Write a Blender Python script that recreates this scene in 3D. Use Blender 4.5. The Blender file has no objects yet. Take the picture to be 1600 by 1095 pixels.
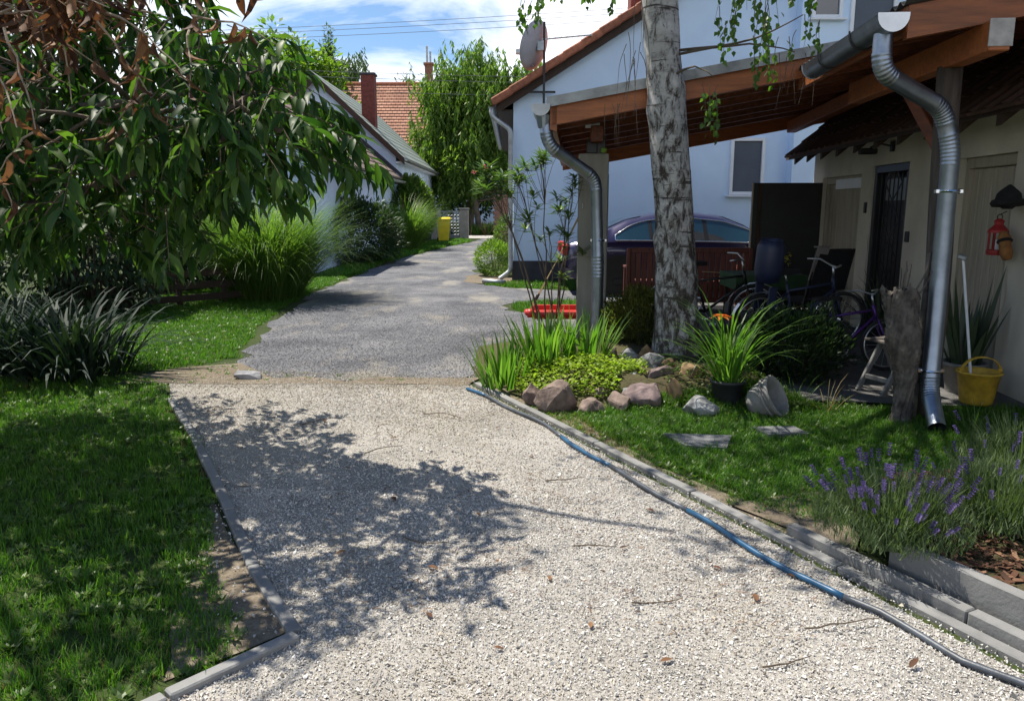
import bpy, bmesh, math, random
import numpy as np
from mathutils import Vector, Matrix, Euler, noise as mnoise

# ------------------------------------------------------------------ camera, sky, sun, exposure
R = math.radians
scene = bpy.context.scene
COL = scene.collection
CAM_H, FPX, PITCH = 1.65, 1200.0, 10.689
cam_data = bpy.data.cameras.new('camera')
cam_data.sensor_fit = 'HORIZONTAL'
cam_data.sensor_width = 36.0
cam_data.lens = 36.0 * FPX / 1600.0
cam_data.clip_start = 0.05
cam_data.clip_end = 3000.0
cam = bpy.data.objects.new('camera', cam_data)
COL.objects.link(cam)
cam.location = (0, 0, CAM_H)
cam.rotation_euler = (R(90 - PITCH), 0, 0)
scene.camera = cam

SUN_EL, SUN_AZ = 63.0, -52.0          # degrees; azimuth from +Y, negative = to the left
sun_dir = Vector((math.sin(R(SUN_AZ)) * math.cos(R(SUN_EL)), math.cos(R(SUN_AZ)) * math.cos(R(SUN_EL)), math.sin(R(SUN_EL))))
sun_data = bpy.data.lights.new('sun', 'SUN')
sun_data.energy = 5.0
sun_data.angle = R(0.53)
sun_data.color = (1.0, 0.93, 0.82)
sun = bpy.data.objects.new('sun', sun_data)
COL.objects.link(sun)
sun.rotation_euler = sun_dir.to_track_quat('Z', 'Y').to_euler()
sun.location = (-20, 10, 30)

world = bpy.data.worlds.new('World')
scene.world = world
world.use_nodes = True
wn, wl = world.node_tree.nodes, world.node_tree.links
wn.clear()
w_out = wn.new('ShaderNodeOutputWorld')
w_bg = wn.new('ShaderNodeBackground')
w_bg.inputs['Strength'].default_value = 0.085
w_sky = wn.new('ShaderNodeTexSky')
w_sky.sky_type = 'NISHITA'
w_sky.sun_disc = False
w_sky.sun_elevation = R(SUN_EL)
w_sky.sun_rotation = R(SUN_AZ)
w_sky.air_density = 1.0
w_sky.dust_density = 0.1
w_sky.ozone_density = 6.0
# clouds: noise over a flat layer overhead, the same over the whole dome
w_tc = wn.new('ShaderNodeTexCoord')
w_sep = wn.new('ShaderNodeSeparateXYZ')
wl.new(w_tc.outputs['Generated'], w_sep.inputs[0])
def wmath(op, a, b=None):
    n = wn.new('ShaderNodeMath'); n.operation = op
    for i, q in enumerate((a, b)):
        if q is None: continue
        if isinstance(q, (int, float)): n.inputs[i].default_value = q
        else: wl.new(q, n.inputs[i])
    return n.outputs[0]
zz = wmath('ADD', wmath('MAXIMUM', w_sep.outputs[2], 0.0), 0.18)
w_comb = wn.new('ShaderNodeCombineXYZ')
wl.new(wmath('DIVIDE', w_sep.outputs[0], zz), w_comb.inputs[0])
wl.new(wmath('DIVIDE', w_sep.outputs[1], zz), w_comb.inputs[1])
w_no = wn.new('ShaderNodeTexNoise')
w_no.inputs['Scale'].default_value = 1.15
w_no.inputs['Detail'].default_value = 9.0
w_no.inputs['Roughness'].default_value = 0.58
w_no.inputs['Distortion'].default_value = 0.35
w_map = wn.new('ShaderNodeMapping'); w_map.inputs['Location'].default_value = (14.8, 7.6, 0)
wl.new(w_comb.outputs[0], w_map.inputs[0]); wl.new(w_map.outputs[0], w_no.inputs['Vector'])
w_ramp = wn.new('ShaderNodeValToRGB')
w_ramp.color_ramp.elements[0].position = 0.46
w_ramp.color_ramp.elements[1].position = 0.62
# the bank of cloud thins out towards the clear blue overhead
w_cov = wmath('SUBTRACT', wmath('ADD', w_no.outputs[0], .18), wmath('MULTIPLY', w_sep.outputs[2], .42))
wl.new(w_cov, w_ramp.inputs[0])
w_mix = wn.new('ShaderNodeMix'); w_mix.data_type = 'RGBA'
wl.new(w_ramp.outputs[0], w_mix.inputs[0])
wl.new(w_sky.outputs[0], w_mix.inputs[6])
w_mix.inputs[7].default_value = (9.8, 10.1, 10.6, 1)
wl.new(w_mix.outputs[2], w_bg.inputs['Color'])
wl.new(w_bg.outputs[0], w_out.inputs['Surface'])

scene.view_settings.view_transform = 'Standard'
scene.view_settings.look = 'None'
scene.view_settings.exposure = 0.78
scene.view_settings.gamma = 1.0
scene.view_settings.use_curve_mapping = False
scene.cycles.max_bounces = 7
scene.cycles.diffuse_bounces = 4
scene.cycles.transmission_bounces = 6
scene.cycles.caustics_reflective = False
scene.cycles.caustics_refractive = False
scene.cycles.use_denoising = True

# ------------------------------------------------------------------ helpers
rng = random.Random(7)
nrng = np.random.default_rng(7)
_c, _s = math.cos(R(PITCH)), math.sin(R(PITCH))
def proj(p):
    """pixel (1600 x 1095) of a world point and its depth, used only to rank leaves by how large they show"""
    z = p[2] - CAM_H
    f = p[1] * _c - z * _s
    up = p[1] * _s + z * _c
    if f < 0.05: return (-1e4, -1e4, f)
    return (800 + FPX * p[0] / f, 547.5 - FPX * up / f, f)

class MB:
    """collects faces of one mesh"""
    def __init__(self): self.v = []; self.f = []; self.m = []; self.cur = 0
    def add(self, vs, fs):
        o = len(self.v); self.v += [tuple(q) for q in vs]
        self.f += [tuple(o + i for i in q) for q in fs]; self.m += [self.cur] * len(fs)
        return self
    def box(self, c, s, b=0.0, M=None):
        x, y, z = s[0] / 2, s[1] / 2, s[2] / 2
        b = min(b, x * .45, y * .45, z * .45)
        vs, fs = [], []
        if b <= 0:
            for i in (-1, 1):
                for j in (-1, 1):
                    for k in (-1, 1): vs.append((i * x, j * y, k * z))
            fs = [(0, 1, 3, 2), (4, 6, 7, 5), (0, 4, 5, 1), (2, 3, 7, 6), (0, 2, 6, 4), (1, 5, 7, 3)]
        else:
            ix = {}
            for i in (-1, 1):
                for j in (-1, 1):
                    for k in (-1, 1):
                        for a in range(3):
                            q = [i * (x - b), j * (y - b), k * (z - b)]
                            q[a] = (i * x, j * y, k * z)[a]
                            ix[i, j, k, a] = len(vs); vs.append(tuple(q))
            S = (-1, 1)
            for a in range(3):
                o1, o2 = [q for q in range(3) if q != a]
                for sg in S:
                    def key(p, r):
                        t = [0, 0, 0]; t[a] = sg; t[o1] = p; t[o2] = r
                        return ix[t[0], t[1], t[2], a]
                    q = (key(-1, -1), key(1, -1), key(1, 1), key(-1, 1))
                    fl = (sg > 0) != (a == 1)
                    fs.append(q if fl else q[::-1])
            for a in range(3):            # edges along axis a
                o1, o2 = [q for q in range(3) if q != a]
                for p in S:
                    for r in S:
                        def key(e, ax):
                            t = [0, 0, 0]; t[a] = e; t[o1] = p; t[o2] = r
                            return ix[t[0], t[1], t[2], ax]
                        q = (key(-1, o1), key(1, o1), key(1, o2), key(-1, o2))
                        fl = ((p * r) > 0) != (a == 1)
                        fs.append(q if not fl else q[::-1])
            for i in S:
                for j in S:
                    for k in S:
                        q = (ix[i, j, k, 0], ix[i, j, k, 1], ix[i, j, k, 2])
                        fs.append(q if i * j * k > 0 else q[::-1])
        vs = [Vector(q) for q in vs]
        if M is not None: vs = [M @ q for q in vs]
        c = Vector(c)
        return self.add([q + c for q in vs], fs)
    def beam(self, p0, p1, w, h, b=0.0, up=(0, 0, 1)):
        p0, p1 = Vector(p0), Vector(p1)
        d = p1 - p0; L = d.length; d.normalize()
        u = Vector(up)
        if abs(d.dot(u)) > .98: u = Vector((0, 1, 0))
        sx = d.cross(u).normalized(); uz = sx.cross(d).normalized()
        M = Matrix((sx, d, uz)).transposed()
        return self.box((p0 + p1) / 2, (w, L, h), b, M)
    def tube(self, pts, r, n=8, cap=True):
        pts = [Vector(q) for q in pts]
        if isinstance(r, (int, float)): r = [r] * len(pts)
        t0 = (pts[1] - pts[0]).normalized()
        a = t0.orthogonal().normalized()
        vs, fs = [], []
        for i, q in enumerate(pts):
            t = (pts[min(i + 1, len(pts) - 1)] - pts[max(i - 1, 0)]).normalized()
            a = (a - t * a.dot(t)).normalized(); bb = t.cross(a)
            for k in range(n):
                g = 2 * math.pi * k / n
                vs.append(q + (a * math.cos(g) + bb * math.sin(g)) * r[i])
        for i in range(len(pts) - 1):
            for k in range(n):
                k2 = (k + 1) % n
                fs.append((i * n + k, i * n + k2, (i + 1) * n + k2, (i + 1) * n + k))
        if cap:
            fs.append(tuple(range(n))[::-1]); fs.append(tuple((len(pts) - 1) * n + k for k in range(n)))
        return self.add(vs, fs)
    def lathe(self, prof, n=16, c=(0, 0, 0), M=None, cap=True):
        vs, fs = [], []
        for r, z in prof:
            for k in range(n):
                g = 2 * math.pi * k / n
                q = Vector((r * math.cos(g), r * math.sin(g), z))
                if M is not None: q = M @ q
                vs.append(q + Vector(c))
        for i in range(len(prof) - 1):
            for k in range(n):
                k2 = (k + 1) % n
                fs.append((i * n + k, i * n + k2, (i + 1) * n + k2, (i + 1) * n + k))
        if cap:
            fs.append(tuple(range(n))[::-1]); fs.append(tuple((len(prof) - 1) * n + k for k in range(n)))
        return self.add(vs, fs)
    def prism(self, pts, d):
        """polygon (3D points) swept by the vector d"""
        pts = [Vector(q) for q in pts]; d = Vector(d); n = len(pts)
        vs = pts + [q + d for q in pts]
        fs = [tuple(range(n))[::-1], tuple(range(n, 2 * n))]
        for i in range(n):
            j = (i + 1) % n
            fs.append((i, j, n + j, n + i))
        return self.add(vs, fs)
    def blade(self, base, az, L, w, lean, droop, n=4, fold=0.0):
        """a strap leaf: starts near vertical, leans out and droops"""
        p = Vector(base); ca, sa = math.cos(az), math.sin(az)
        side = Vector((-sa, ca, 0)); vs, fs = [], []
        ang = lean
        for i in range(n + 1):
            t = i / n
            ww = w * (1.0 - t ** 2.2) * (0.75 + .5 * t if t < .5 else 1.0)
            ww = max(ww, 0.0006)
            vs += [p - side * ww / 2, p + side * ww / 2]
            st = L / n
            p = p + Vector((ca * math.sin(ang), sa * math.sin(ang), math.cos(ang))) * st
            ang += droop / n * (0.4 + 1.2 * t)
        for i in range(n): fs.append((2 * i, 2 * i + 1, 2 * i + 3, 2 * i + 2))
        return self.add(vs, fs)
    def ring(self, c, Rr, r, axis, n=28, m=6):
        axis = Vector(axis).normalized(); a = axis.orthogonal().normalized(); b = axis.cross(a)
        vs, fs = [], []
        for i in range(n):
            g = 2 * math.pi * i / n; o = a * math.cos(g) + b * math.sin(g)
            for j in range(m):
                h = 2 * math.pi * j / m
                vs.append(Vector(c) + o * (Rr + r * math.cos(h)) + axis * (r * math.sin(h)))
        for i in range(n):
            for j in range(m):
                fs.append((i * m + j, ((i + 1) % n) * m + j, ((i + 1) % n) * m + (j + 1) % m, i * m + (j + 1) % m))
        return self.add(vs, fs)
    def xf(self, M):
        self.v = [tuple(M @ Vector(q)) for q in self.v]; return self
    def mesh(self, name, mats, smooth=False):
        me = bpy.data.meshes.new(name)
        me.from_pydata(self.v, [], self.f)
        for q in (mats if isinstance(mats, (list, tuple)) else [mats]): me.materials.append(q)
        if any(self.m): me.polygons.foreach_set('material_index', self.m)
        if smooth: me.polygons.foreach_set('use_smooth', [True] * len(me.polygons))
        me.update()
        return me
    def build(self, name, mats, parent=None, smooth=False):
        return link(name, self.mesh(name, mats, smooth), parent)

def link(name, me, parent=None, M=None):
    o = bpy.data.objects.new(name, me); COL.objects.link(o)
    if parent is not None: o.parent = parent
    if M is not None: o.matrix_local = M
    return o
def tag(o, label=None, cat=None, group=None, kind=None):
    if label: o['label'] = label
    if cat: o['category'] = cat
    if group: o['group'] = group
    if kind: o['kind'] = kind
    return o
def thing(name, label, cat, loc=(0, 0, 0), rz=0.0, group=None):
    o = bpy.data.objects.new(name, None); COL.objects.link(o)
    o.empty_display_size = 0.1
    o.location = loc; o.rotation_euler = (0, 0, rz)
    return tag(o, label, cat, group)
def struct(name, mb, mats, label=None, smooth=False):
    o = mb.build(name, mats, None, smooth); tag(o, label, None, None, 'structure'); return o
def smooth_angle(o, deg=35):
    me = o.data
    me.polygons.foreach_set('use_smooth', [True] * len(me.polygons))
    bm = bmesh.new(); bm.from_mesh(me)
    for e in bm.edges:
        if len(e.link_faces) == 2 and e.calc_face_angle(0) > R(deg): e.smooth = False
    bm.to_mesh(me); bm.free()
    return o
def fast_mesh(name, V, F, mat, smooth=False):
    """V (n,3) float, F (m,k) int: all faces with k corners"""
    me = bpy.data.meshes.new(name)
    V = np.asarray(V, np.float32); F = np.asarray(F, np.int32); m, k = F.shape
    me.vertices.add(len(V)); me.vertices.foreach_set('co', V.ravel())
    me.loops.add(m * k); me.loops.foreach_set('vertex_index', F.ravel())
    me.polygons.add(m); me.polygons.foreach_set('loop_start', np.arange(0, m * k, k, dtype=np.int32))
    if smooth: me.polygons.foreach_set('use_smooth', np.ones(m, bool))
    me.materials.append(mat); me.update(calc_edges=True); me.validate()
    return me
def inst_mesh(name, tv, tf, Ms, mat, smooth=False):
    """template (verts, faces of equal size) repeated at the 4x4 matrices Ms"""
    tv = np.asarray(tv, np.float32); tf = np.asarray(tf, np.int32); Ms = np.asarray(Ms, np.float32)
    N = len(Ms); n = len(tv)
    V = np.einsum('aij,bj->abi', Ms[:, :3, :3], tv) + Ms[:, None, :3, 3]
    F = tf[None] + (np.arange(N, dtype=np.int32) * n)[:, None, None]
    return fast_mesh(name, V.reshape(-1, 3), F.reshape(-1, tf.shape[1]), mat, smooth)
def M_of(loc, fwd, up, s):
    """matrix whose local Y runs along fwd and local Z near up"""
    y = Vector(fwd).normalized(); u = Vector(up)
    if abs(y.dot(u.normalized())) > .97: u = Vector((1, .3, .2))
    x = y.cross(u).normalized(); z = x.cross(y)
    if isinstance(s, (int, float)): s = (s, s, s)
    M = Matrix((x * s[0], y * s[1], z * s[2])).transposed().to_4x4()
    M.translation = Vector(loc); return M
def scatter(name, pts, rots, scl, protos, label, cat=None, idx=None):
    """stuff: prototypes set out on points with geometry nodes"""
    pts = np.asarray(pts, np.float32)
    me = bpy.data.meshes.new(name)
    me.vertices.add(len(pts)); me.vertices.foreach_set('co', pts.ravel())
    a = me.attributes.new('rot', 'FLOAT_VECTOR', 'POINT'); a.data.foreach_set('vector', np.asarray(rots, np.float32).ravel())
    a = me.attributes.new('scl', 'FLOAT', 'POINT'); a.data.foreach_set('value', np.asarray(scl, np.float32))
    if idx is None: idx = nrng.integers(0, len(protos), len(pts))
    a = me.attributes.new('idx', 'INT', 'POINT'); a.data.foreach_set('value', np.asarray(idx, np.int32))
    pc = bpy.data.collections.new(name + '_kinds')
    for i, q in enumerate(protos):
        q.name = '%s_kind_%02d' % (name, i); pc.objects.link(q)
    ng = bpy.data.node_groups.new(name + '_scatter', 'GeometryNodeTree')
    ng.interface.new_socket('Geometry', in_out='INPUT', socket_type='NodeSocketGeometry')
    ng.interface.new_socket('Geometry', in_out='OUTPUT', socket_type='NodeSocketGeometry')
    gi, go = ng.nodes.new('NodeGroupInput'), ng.nodes.new('NodeGroupOutput')
    ip = ng.nodes.new('GeometryNodeInstanceOnPoints')
    ci = ng.nodes.new('GeometryNodeCollectionInfo')
    ci.inputs['Collection'].default_value = pc
    ci.inputs['Separate Children'].default_value = True
    ci.inputs['Reset Children'].default_value = True
    def attr(nm, ty):
        n = ng.nodes.new('GeometryNodeInputNamedAttribute'); n.data_type = ty
        n.inputs['Name'].default_value = nm; return n.outputs['Attribute']
    er = ng.nodes.new('FunctionNodeEulerToRotation')
    ng.links.new(attr('rot', 'FLOAT_VECTOR'), er.inputs[0])
    ng.links.new(gi.outputs[0], ip.inputs['Points'])
    ng.links.new(ci.outputs[0], ip.inputs['Instance'])
    ip.inputs['Pick Instance'].default_value = True
    ng.links.new(attr('idx', 'INT'), ip.inputs['Instance Index'])
    ng.links.new(er.outputs[0], ip.inputs['Rotation'])
    ng.links.new(attr('scl', 'FLOAT'), ip.inputs['Scale'])
    ng.links.new(ip.outputs[0], go.inputs[0])
    o = link(name, me)
    md = o.modifiers.new('scatter', 'NODES'); md.node_group = ng
    return tag(o, label, cat, None, 'stuff')
def proto(mb, mat, smooth=False):
    return bpy.data.objects.new('kind', mb.mesh('kind', mat, smooth))
def in_poly(P, poly):
    x, y = P[:, 0], P[:, 1]; c = np.zeros(len(P), bool); n = len(poly)
    for i in range(n):
        x0, y0 = poly[i]; x1, y1 = poly[(i + 1) % n]
        if y0 == y1: continue
        c ^= ((y0 > y) != (y1 > y)) & (x < (x1 - x0) * (y - y0) / (y1 - y0) + x0)
    return c
def rand_in(poly, n):
    a = np.array(poly); lo, hi = a.min(0), a.max(0); out = np.zeros((0, 2))
    while len(out) < n:
        q = nrng.uniform(lo, hi, (n * 2, 2)); out = np.vstack([out, q[in_poly(q, poly)]])
    return out[:n]
def hull(pts, bevel=0.0):
    bm = bmesh.new()
    for q in pts: bm.verts.new(q)
    r = bmesh.ops.convex_hull(bm, input=bm.verts)
    bmesh.ops.delete(bm, geom=[g for g in bm.verts if not g.link_faces], context='VERTS')
    bmesh.ops.dissolve_limit(bm, angle_limit=R(9), verts=bm.verts, edges=bm.edges)
    if bevel > 0:
        bmesh.ops.bevel(bm, geom=list(bm.edges), offset=bevel, segments=2, profile=.6, affect='EDGES', clamp_overlap=True)
    bmesh.ops.recalc_face_normals(bm, faces=bm.faces)
    mb = MB(); bm.verts.index_update()
    mb.add([tuple(q.co) for q in bm.verts], [tuple(q.index for q in f.verts) for f in bm.faces])
    bm.free(); return mb

# ------------------------------------------------------------------ materials
def nodes_of(name):
    m = bpy.data.materials.new(name); m.use_nodes = True
    nt = m.node_tree; return m, nt, nt.nodes['Principled BSDF']
def ramp(nt, fac, stops):
    r = nt.nodes.new('ShaderNodeValToRGB'); cr = r.color_ramp
    while len(cr.elements) < len(stops): cr.elements.new(.5)
    for e, (p, c) in zip(cr.elements, stops): e.position = p; e.color = (*c, 1)
    nt.links.new(fac, r.inputs[0]); return r.outputs[0]
def noise_tex(nt, scale, detail=4, rough=.55, coord='Object', stretch=None, dist=0.0):
    tc = nt.nodes.new('ShaderNodeTexCoord'); n = nt.nodes.new('ShaderNodeTexNoise')
    n.inputs['Scale'].default_value = scale; n.inputs['Detail'].default_value = detail
    n.inputs['Roughness'].default_value = rough; n.inputs['Distortion'].default_value = dist
    v = tc.outputs[coord]
    if coord == 'World':
        pass
    if stretch:
        mp = nt.nodes.new('ShaderNodeMapping'); mp.inputs['Scale'].default_value = stretch
        nt.links.new(v, mp.inputs[0]); v = mp.outputs[0]
    nt.links.new(v, n.inputs['Vector']); return n.outputs[0]
def mixc(nt, fac, a, b, mode='MIX'):
    m = nt.nodes.new('ShaderNodeMix'); m.data_type = 'RGBA'; m.blend_type = mode
    for s, q in ((0, fac), (6, a), (7, b)):
        if isinstance(q, (int, float)): m.inputs[s].default_value = q
        elif isinstance(q, tuple): m.inputs[s].default_value = (*q, 1)
        else: nt.links.new(q, m.inputs[s])
    return m.outputs[2]
def bump(nt, bs, h, strength=.3, dist=.01):
    b = nt.nodes.new('ShaderNodeBump'); b.inputs['Strength'].default_value = strength
    b.inputs['Distance'].default_value = dist
    nt.links.new(h, b.inputs['Height']); nt.links.new(b.outputs[0], bs.inputs['Normal'])
def mat(name, c, rough=.7, var=.25, scale=6, metal=0.0, bmp=.15, bscale=None, stretch=None, spec=None, c2=None, coat=0.0, per_obj=0.0):
    """surface of one colour with uneven tone, wear and fine relief"""
    m, nt, bs = nodes_of(name)
    n = noise_tex(nt, scale, 6, .6, stretch=stretch)
    lo = tuple(q * (1 - var) for q in c); hi = tuple(min(1, q * (1 + var)) for q in (c2 or c))
    col = ramp(nt, n, [(.3, lo), (.7, hi)])
    if per_obj:
        oi = nt.nodes.new('ShaderNodeObjectInfo')
        g = ramp(nt, oi.outputs['Random'], [(0, (1 - per_obj,) * 3), (1, (1 + per_obj * .6,) * 3)])
        col = mixc(nt, 1.0, col, g, 'MULTIPLY')
    nt.links.new(col, bs.inputs['Base Color'])
    bs.inputs['Roughness'].default_value = rough; bs.inputs['Metallic'].default_value = metal
    if spec is not None: bs.inputs['Specular IOR Level'].default_value = spec
    if coat: bs.inputs['Coat Weight'].default_value = coat
    if bmp: bump(nt, bs, noise_tex(nt, bscale or scale * 6, 5, .6, stretch=stretch), bmp)
    return m
def leaf_mat(name, dark, mid, light, trans=.35, rough=.45, spec=.4, tcol=None):
    """leaf: tone differs from leaf to leaf, light comes through"""
    m, nt, bs = nodes_of(name)
    ge = nt.nodes.new('ShaderNodeNewGeometry'); oi = nt.nodes.new('ShaderNodeObjectInfo')
    ad = nt.nodes.new('ShaderNodeMath'); ad.operation = 'ADD'
    nt.links.new(ge.outputs['Random Per Island'], ad.inputs[0]); nt.links.new(oi.outputs['Random'], ad.inputs[1])
    fr = nt.nodes.new('ShaderNodeMath'); fr.operation = 'FRACT'; nt.links.new(ad.outputs[0], fr.inputs[0])
    col = ramp(nt, fr.outputs[0], [(0, dark), (.5, mid), (1, light)])
    nt.links.new(col, bs.inputs['Base Color'])
    bs.inputs['Roughness'].default_value = rough; bs.inputs['Specular IOR Level'].default_value = spec
    tr = nt.nodes.new('ShaderNodeBsdfTranslucent')
    tc = mixc(nt, 1.0, col, tcol or (1.6, 1.9, .7), 'MULTIPLY')
    nt.links.new(tc, tr.inputs[0])
    mx = nt.nodes.new('ShaderNodeMixShader'); mx.inputs[0].default_value = trans
    nt.links.new(bs.outputs[0], mx.inputs[1]); nt.links.new(tr.outputs[0], mx.inputs[2])
    nt.links.new(mx.outputs[0], nt.nodes['Material Output'].inputs[0])
    return m
# ---- the materials of the place
def ground_mat(name, stops, scale, fine, bmp, rough=.95, patch=None):
    m, nt, bs = nodes_of(name)
    a = noise_tex(nt, scale, 8, .65); b = noise_tex(nt, fine, 3, .7)
    mx = nt.nodes.new('ShaderNodeMath'); mx.operation = 'MULTIPLY_ADD'
    nt.links.new(b, mx.inputs[0]); mx.inputs[1].default_value = .55
    sc = nt.nodes.new('ShaderNodeMath'); sc.operation = 'MULTIPLY'; nt.links.new(a, sc.inputs[0]); sc.inputs[1].default_value = .45
    nt.links.new(sc.outputs[0], mx.inputs[2])
    col = ramp(nt, mx.outputs[0], stops)
    if patch:
        pc, psc, lo, hi = patch
        pf = ramp(nt, noise_tex(nt, psc, 5, .6, stretch=(1, .45, 1)), [(lo, (0, 0, 0)), (hi, (1, 1, 1))])
        col = mixc(nt, pf, col, pc)
    nt.links.new(col, bs.inputs['Base Color']); bs.inputs['Roughness'].default_value = rough
    bs.inputs['Specular IOR Level'].default_value = .2
    bump(nt, bs, b, bmp, .02)
    return m
m_soil = ground_mat('soil_and_moss', [(.3, (.035, .03, .018)), (.5, (.07, .06, .03)), (.7, (.06, .085, .025))], 1.3, 30, .6)
m_lawn = ground_mat('lawn_floor', [(.3, (.02, .032, .009)), (.5, (.036, .055, .014)), (.74, (.08, .075, .035))], 1.6, 40, .6)
m_dirt = ground_mat('bare_dirt', [(.3, (.09, .072, .052)), (.5, (.165, .135, .098)), (.75, (.28, .245, .19))], 2.2, 45, .7)
m_lane = ground_mat('grey_chippings', [(.30, (.03, .031, .037)), (.46, (.095, .098, .11)), (.68, (.27, .27, .275))], .9, 42, 1.0,
                    patch=((.30, .28, .235), 1.1, .53, .72))  # pale sandy patches, also painting sunlit streaks into the lane colour
m_road = ground_mat('pale_asphalt', [(.3, (.3, .29, .27)), (.7, (.42, .40, .36))], 1, 20, .2)
m_gravbed = ground_mat('gravel_bed', [(.3, (.17, .16, .14)), (.5, (.36, .34, .305)), (.75, (.56, .54, .50))], 1.5, 70, 1.0)
def stone_mat(name, stops, bmp=.2):
    m, nt, bs = nodes_of(name)
    oi = nt.nodes.new('ShaderNodeObjectInfo')
    col = ramp(nt, oi.outputs['Random'], stops)
    n = noise_tex(nt, 40, 4, .6)
    col = mixc(nt, 1.0, col, ramp(nt, n, [(.3, (.75, .74, .72)), (.7, (1.1, 1.1, 1.1))]), 'MULTIPLY')
    nt.links.new(col, bs.inputs['Base Color']); bs.inputs['Roughness'].default_value = .85
    bs.inputs['Specular IOR Level'].default_value = .3
    return m
m_pebble = stone_mat('pale_crushed_stone', [(0, (.18, .178, .175)), (.04, (.36, .35, .33)), (.2, (.46, .44, .41)), (.5, (.555, .535, .50)), (.8, (.63, .615, .585)), (1, (.72, .71, .68))])
m_pebtan = stone_mat('dusty_tan_stone', [(0, (.17, .15, .12)), (.15, (.34, .30, .24)), (.6, (.45, .405, .33)), (1, (.56, .52, .45))])
m_chip = stone_mat('bark_chip', [(0, (.05, .025, .014)), (.6, (.13, .06, .033)), (1, (.26, .15, .09))])
m_conc = mat('grey_concrete', (.20, .20, .195), .9, .22, 5, bmp=.25, bscale=60, per_obj=.12)
m_concd = mat('dark_concrete', (.10, .098, .095), .85, .3, 3, bmp=.25, bscale=50)  # patio concrete, darker in tone than the kerb concrete
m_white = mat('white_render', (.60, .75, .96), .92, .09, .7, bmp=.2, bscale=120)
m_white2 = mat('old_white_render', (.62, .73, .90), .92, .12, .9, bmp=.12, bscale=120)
m_plinth = mat('dark_plinth', (.045, .045, .055), .8, .25, 3, bmp=.2)
m_cream = mat('cream_render', (.56, .52, .43), .9, .16, 1.4, bmp=.25, bscale=90)
m_tile = mat('red_clay_tile', (.36, .13, .07), .8, .35, 9, bmp=.3, per_obj=.25)
m_tileb = mat('brown_clay_tile', (.17, .12, .095), .85, .35, 4, bmp=.4, per_obj=.25)
m_slate = mat('grey_green_sheet_roof', (.17, .205, .18), .75, .2, 2, bmp=.2)
m_brick = mat('dark_red_brick', (.16, .045, .035), .9, .35, 9, bmp=.5)
m_tiledk = mat('dark_brown_tile', (.085, .042, .03), .85, .35, 9, bmp=.3, per_obj=.3)  # outbuilding tile, a darker brown than the red clay tile
m_brick2 = mat('orange_brick', (.29, .135, .085), .9, .35, 12, bmp=.5)
m_darkwood = mat('dark_wood', (.045, .026, .016), .75, .4, 5, bmp=.4, stretch=(6, 6, .6), per_obj=.3)
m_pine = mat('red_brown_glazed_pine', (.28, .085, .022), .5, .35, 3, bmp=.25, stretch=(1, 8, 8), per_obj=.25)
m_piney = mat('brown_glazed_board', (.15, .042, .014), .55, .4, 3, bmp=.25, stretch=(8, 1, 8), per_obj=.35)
m_oldpost = mat('weathered_dark_post', (.075, .06, .05), .9, .5, 4, bmp=.8, stretch=(6, 6, .7))
m_furn = mat('red_brown_stained_wood', (.135, .036, .022), .5, .3, 4, bmp=.2, stretch=(6, 6, .8), per_obj=.2)
m_paledoor = mat('pale_painted_door', (.36, .32, .25), .7, .18, 3, bmp=.2, stretch=(5, 5, .5))
m_whitepaint = mat('white_paint', (.75, .77, .80), .5, .06, 3, bmp=.05)
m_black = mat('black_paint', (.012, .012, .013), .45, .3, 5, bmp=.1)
m_rubber = mat('black_rubber', (.02, .02, .021), .8, .25, 8, bmp=.2)
m_metal = mat('galvanised_steel', (.28, .325, .39), .42, .2, 7, metal=1.0, bmp=.06, bscale=30)
m_zinc = mat('dull_zinc', (.42, .44, .45), .5, .25, 5, metal=.9, bmp=.1)
m_zincw = mat('weathered_flashing', (.33, .34, .34), .7, .35, 6, metal=.3, bmp=.2)
m_chrome = mat('chrome', (.7, .71, .73), .18, .05, 5, metal=1.0, bmp=0)
m_steel = mat('brushed_alloy', (.55, .56, .58), .35, .1, 8, metal=1.0, bmp=0)
m_carpaint = mat('dark_violet_car_paint', (.024, .018, .062), .28, .1, 3, metal=.35, bmp=0, coat=1.0)
m_lred = mat('dull_red_enamel', (.30, .018, .018), .55, .3, 9, bmp=.1)
m_red = mat('red_plastic', (.50, .025, .02), .45, .12, 6, bmp=.05)
m_yellow = mat('yellow_plastic', (.72, .56, .02), .45, .1, 4, bmp=.05)
m_yellow2 = mat('dirty_yellow_plastic', (.52, .33, .035), .6, .4, 9, bmp=.05)
m_blueh = mat('blue_hose', (.012, .075, .16), .4, .25, 8, bmp=.05)
m_hose = mat('grey_black_hose', (.05, .06, .075), .45, .35, 10, bmp=.1)
m_navy = mat('navy_plastic', (.02, .028, .07), .5, .2, 5, bmp=.05)
m_purple = mat('purple_bike_paint', (.09, .03, .2), .35, .2, 5, metal=.3, bmp=0)
m_cloth = mat('greyed_cloth', (.22, .20, .19), .95, .2, 8, bmp=.3)
m_greenc = mat('green_tablecloth', (.03, .07, .03), .9, .3, 5, bmp=.2)
m_straw = mat('dry_straw', (.40, .30, .15), .9, .3, 8, bmp=.2)
m_hat = mat('black_knit', (.012, .012, .013), .95, .3, 30, bmp=.6)
m_orangefelt = mat('orange_brown_felt', (.25, .11, .03), .9, .4, 12, bmp=.4)
m_pot = mat('old_stone_pot', (.20, .195, .185), .9, .3, 6, bmp=.5)
m_potd = mat('dark_plastic_pot', (.025, .028, .032), .6, .2, 6, bmp=.1)
m_slab = mat('grey_stepping_stone', (.12, .125, .13), .9, .25, 5, bmp=.4)
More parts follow.
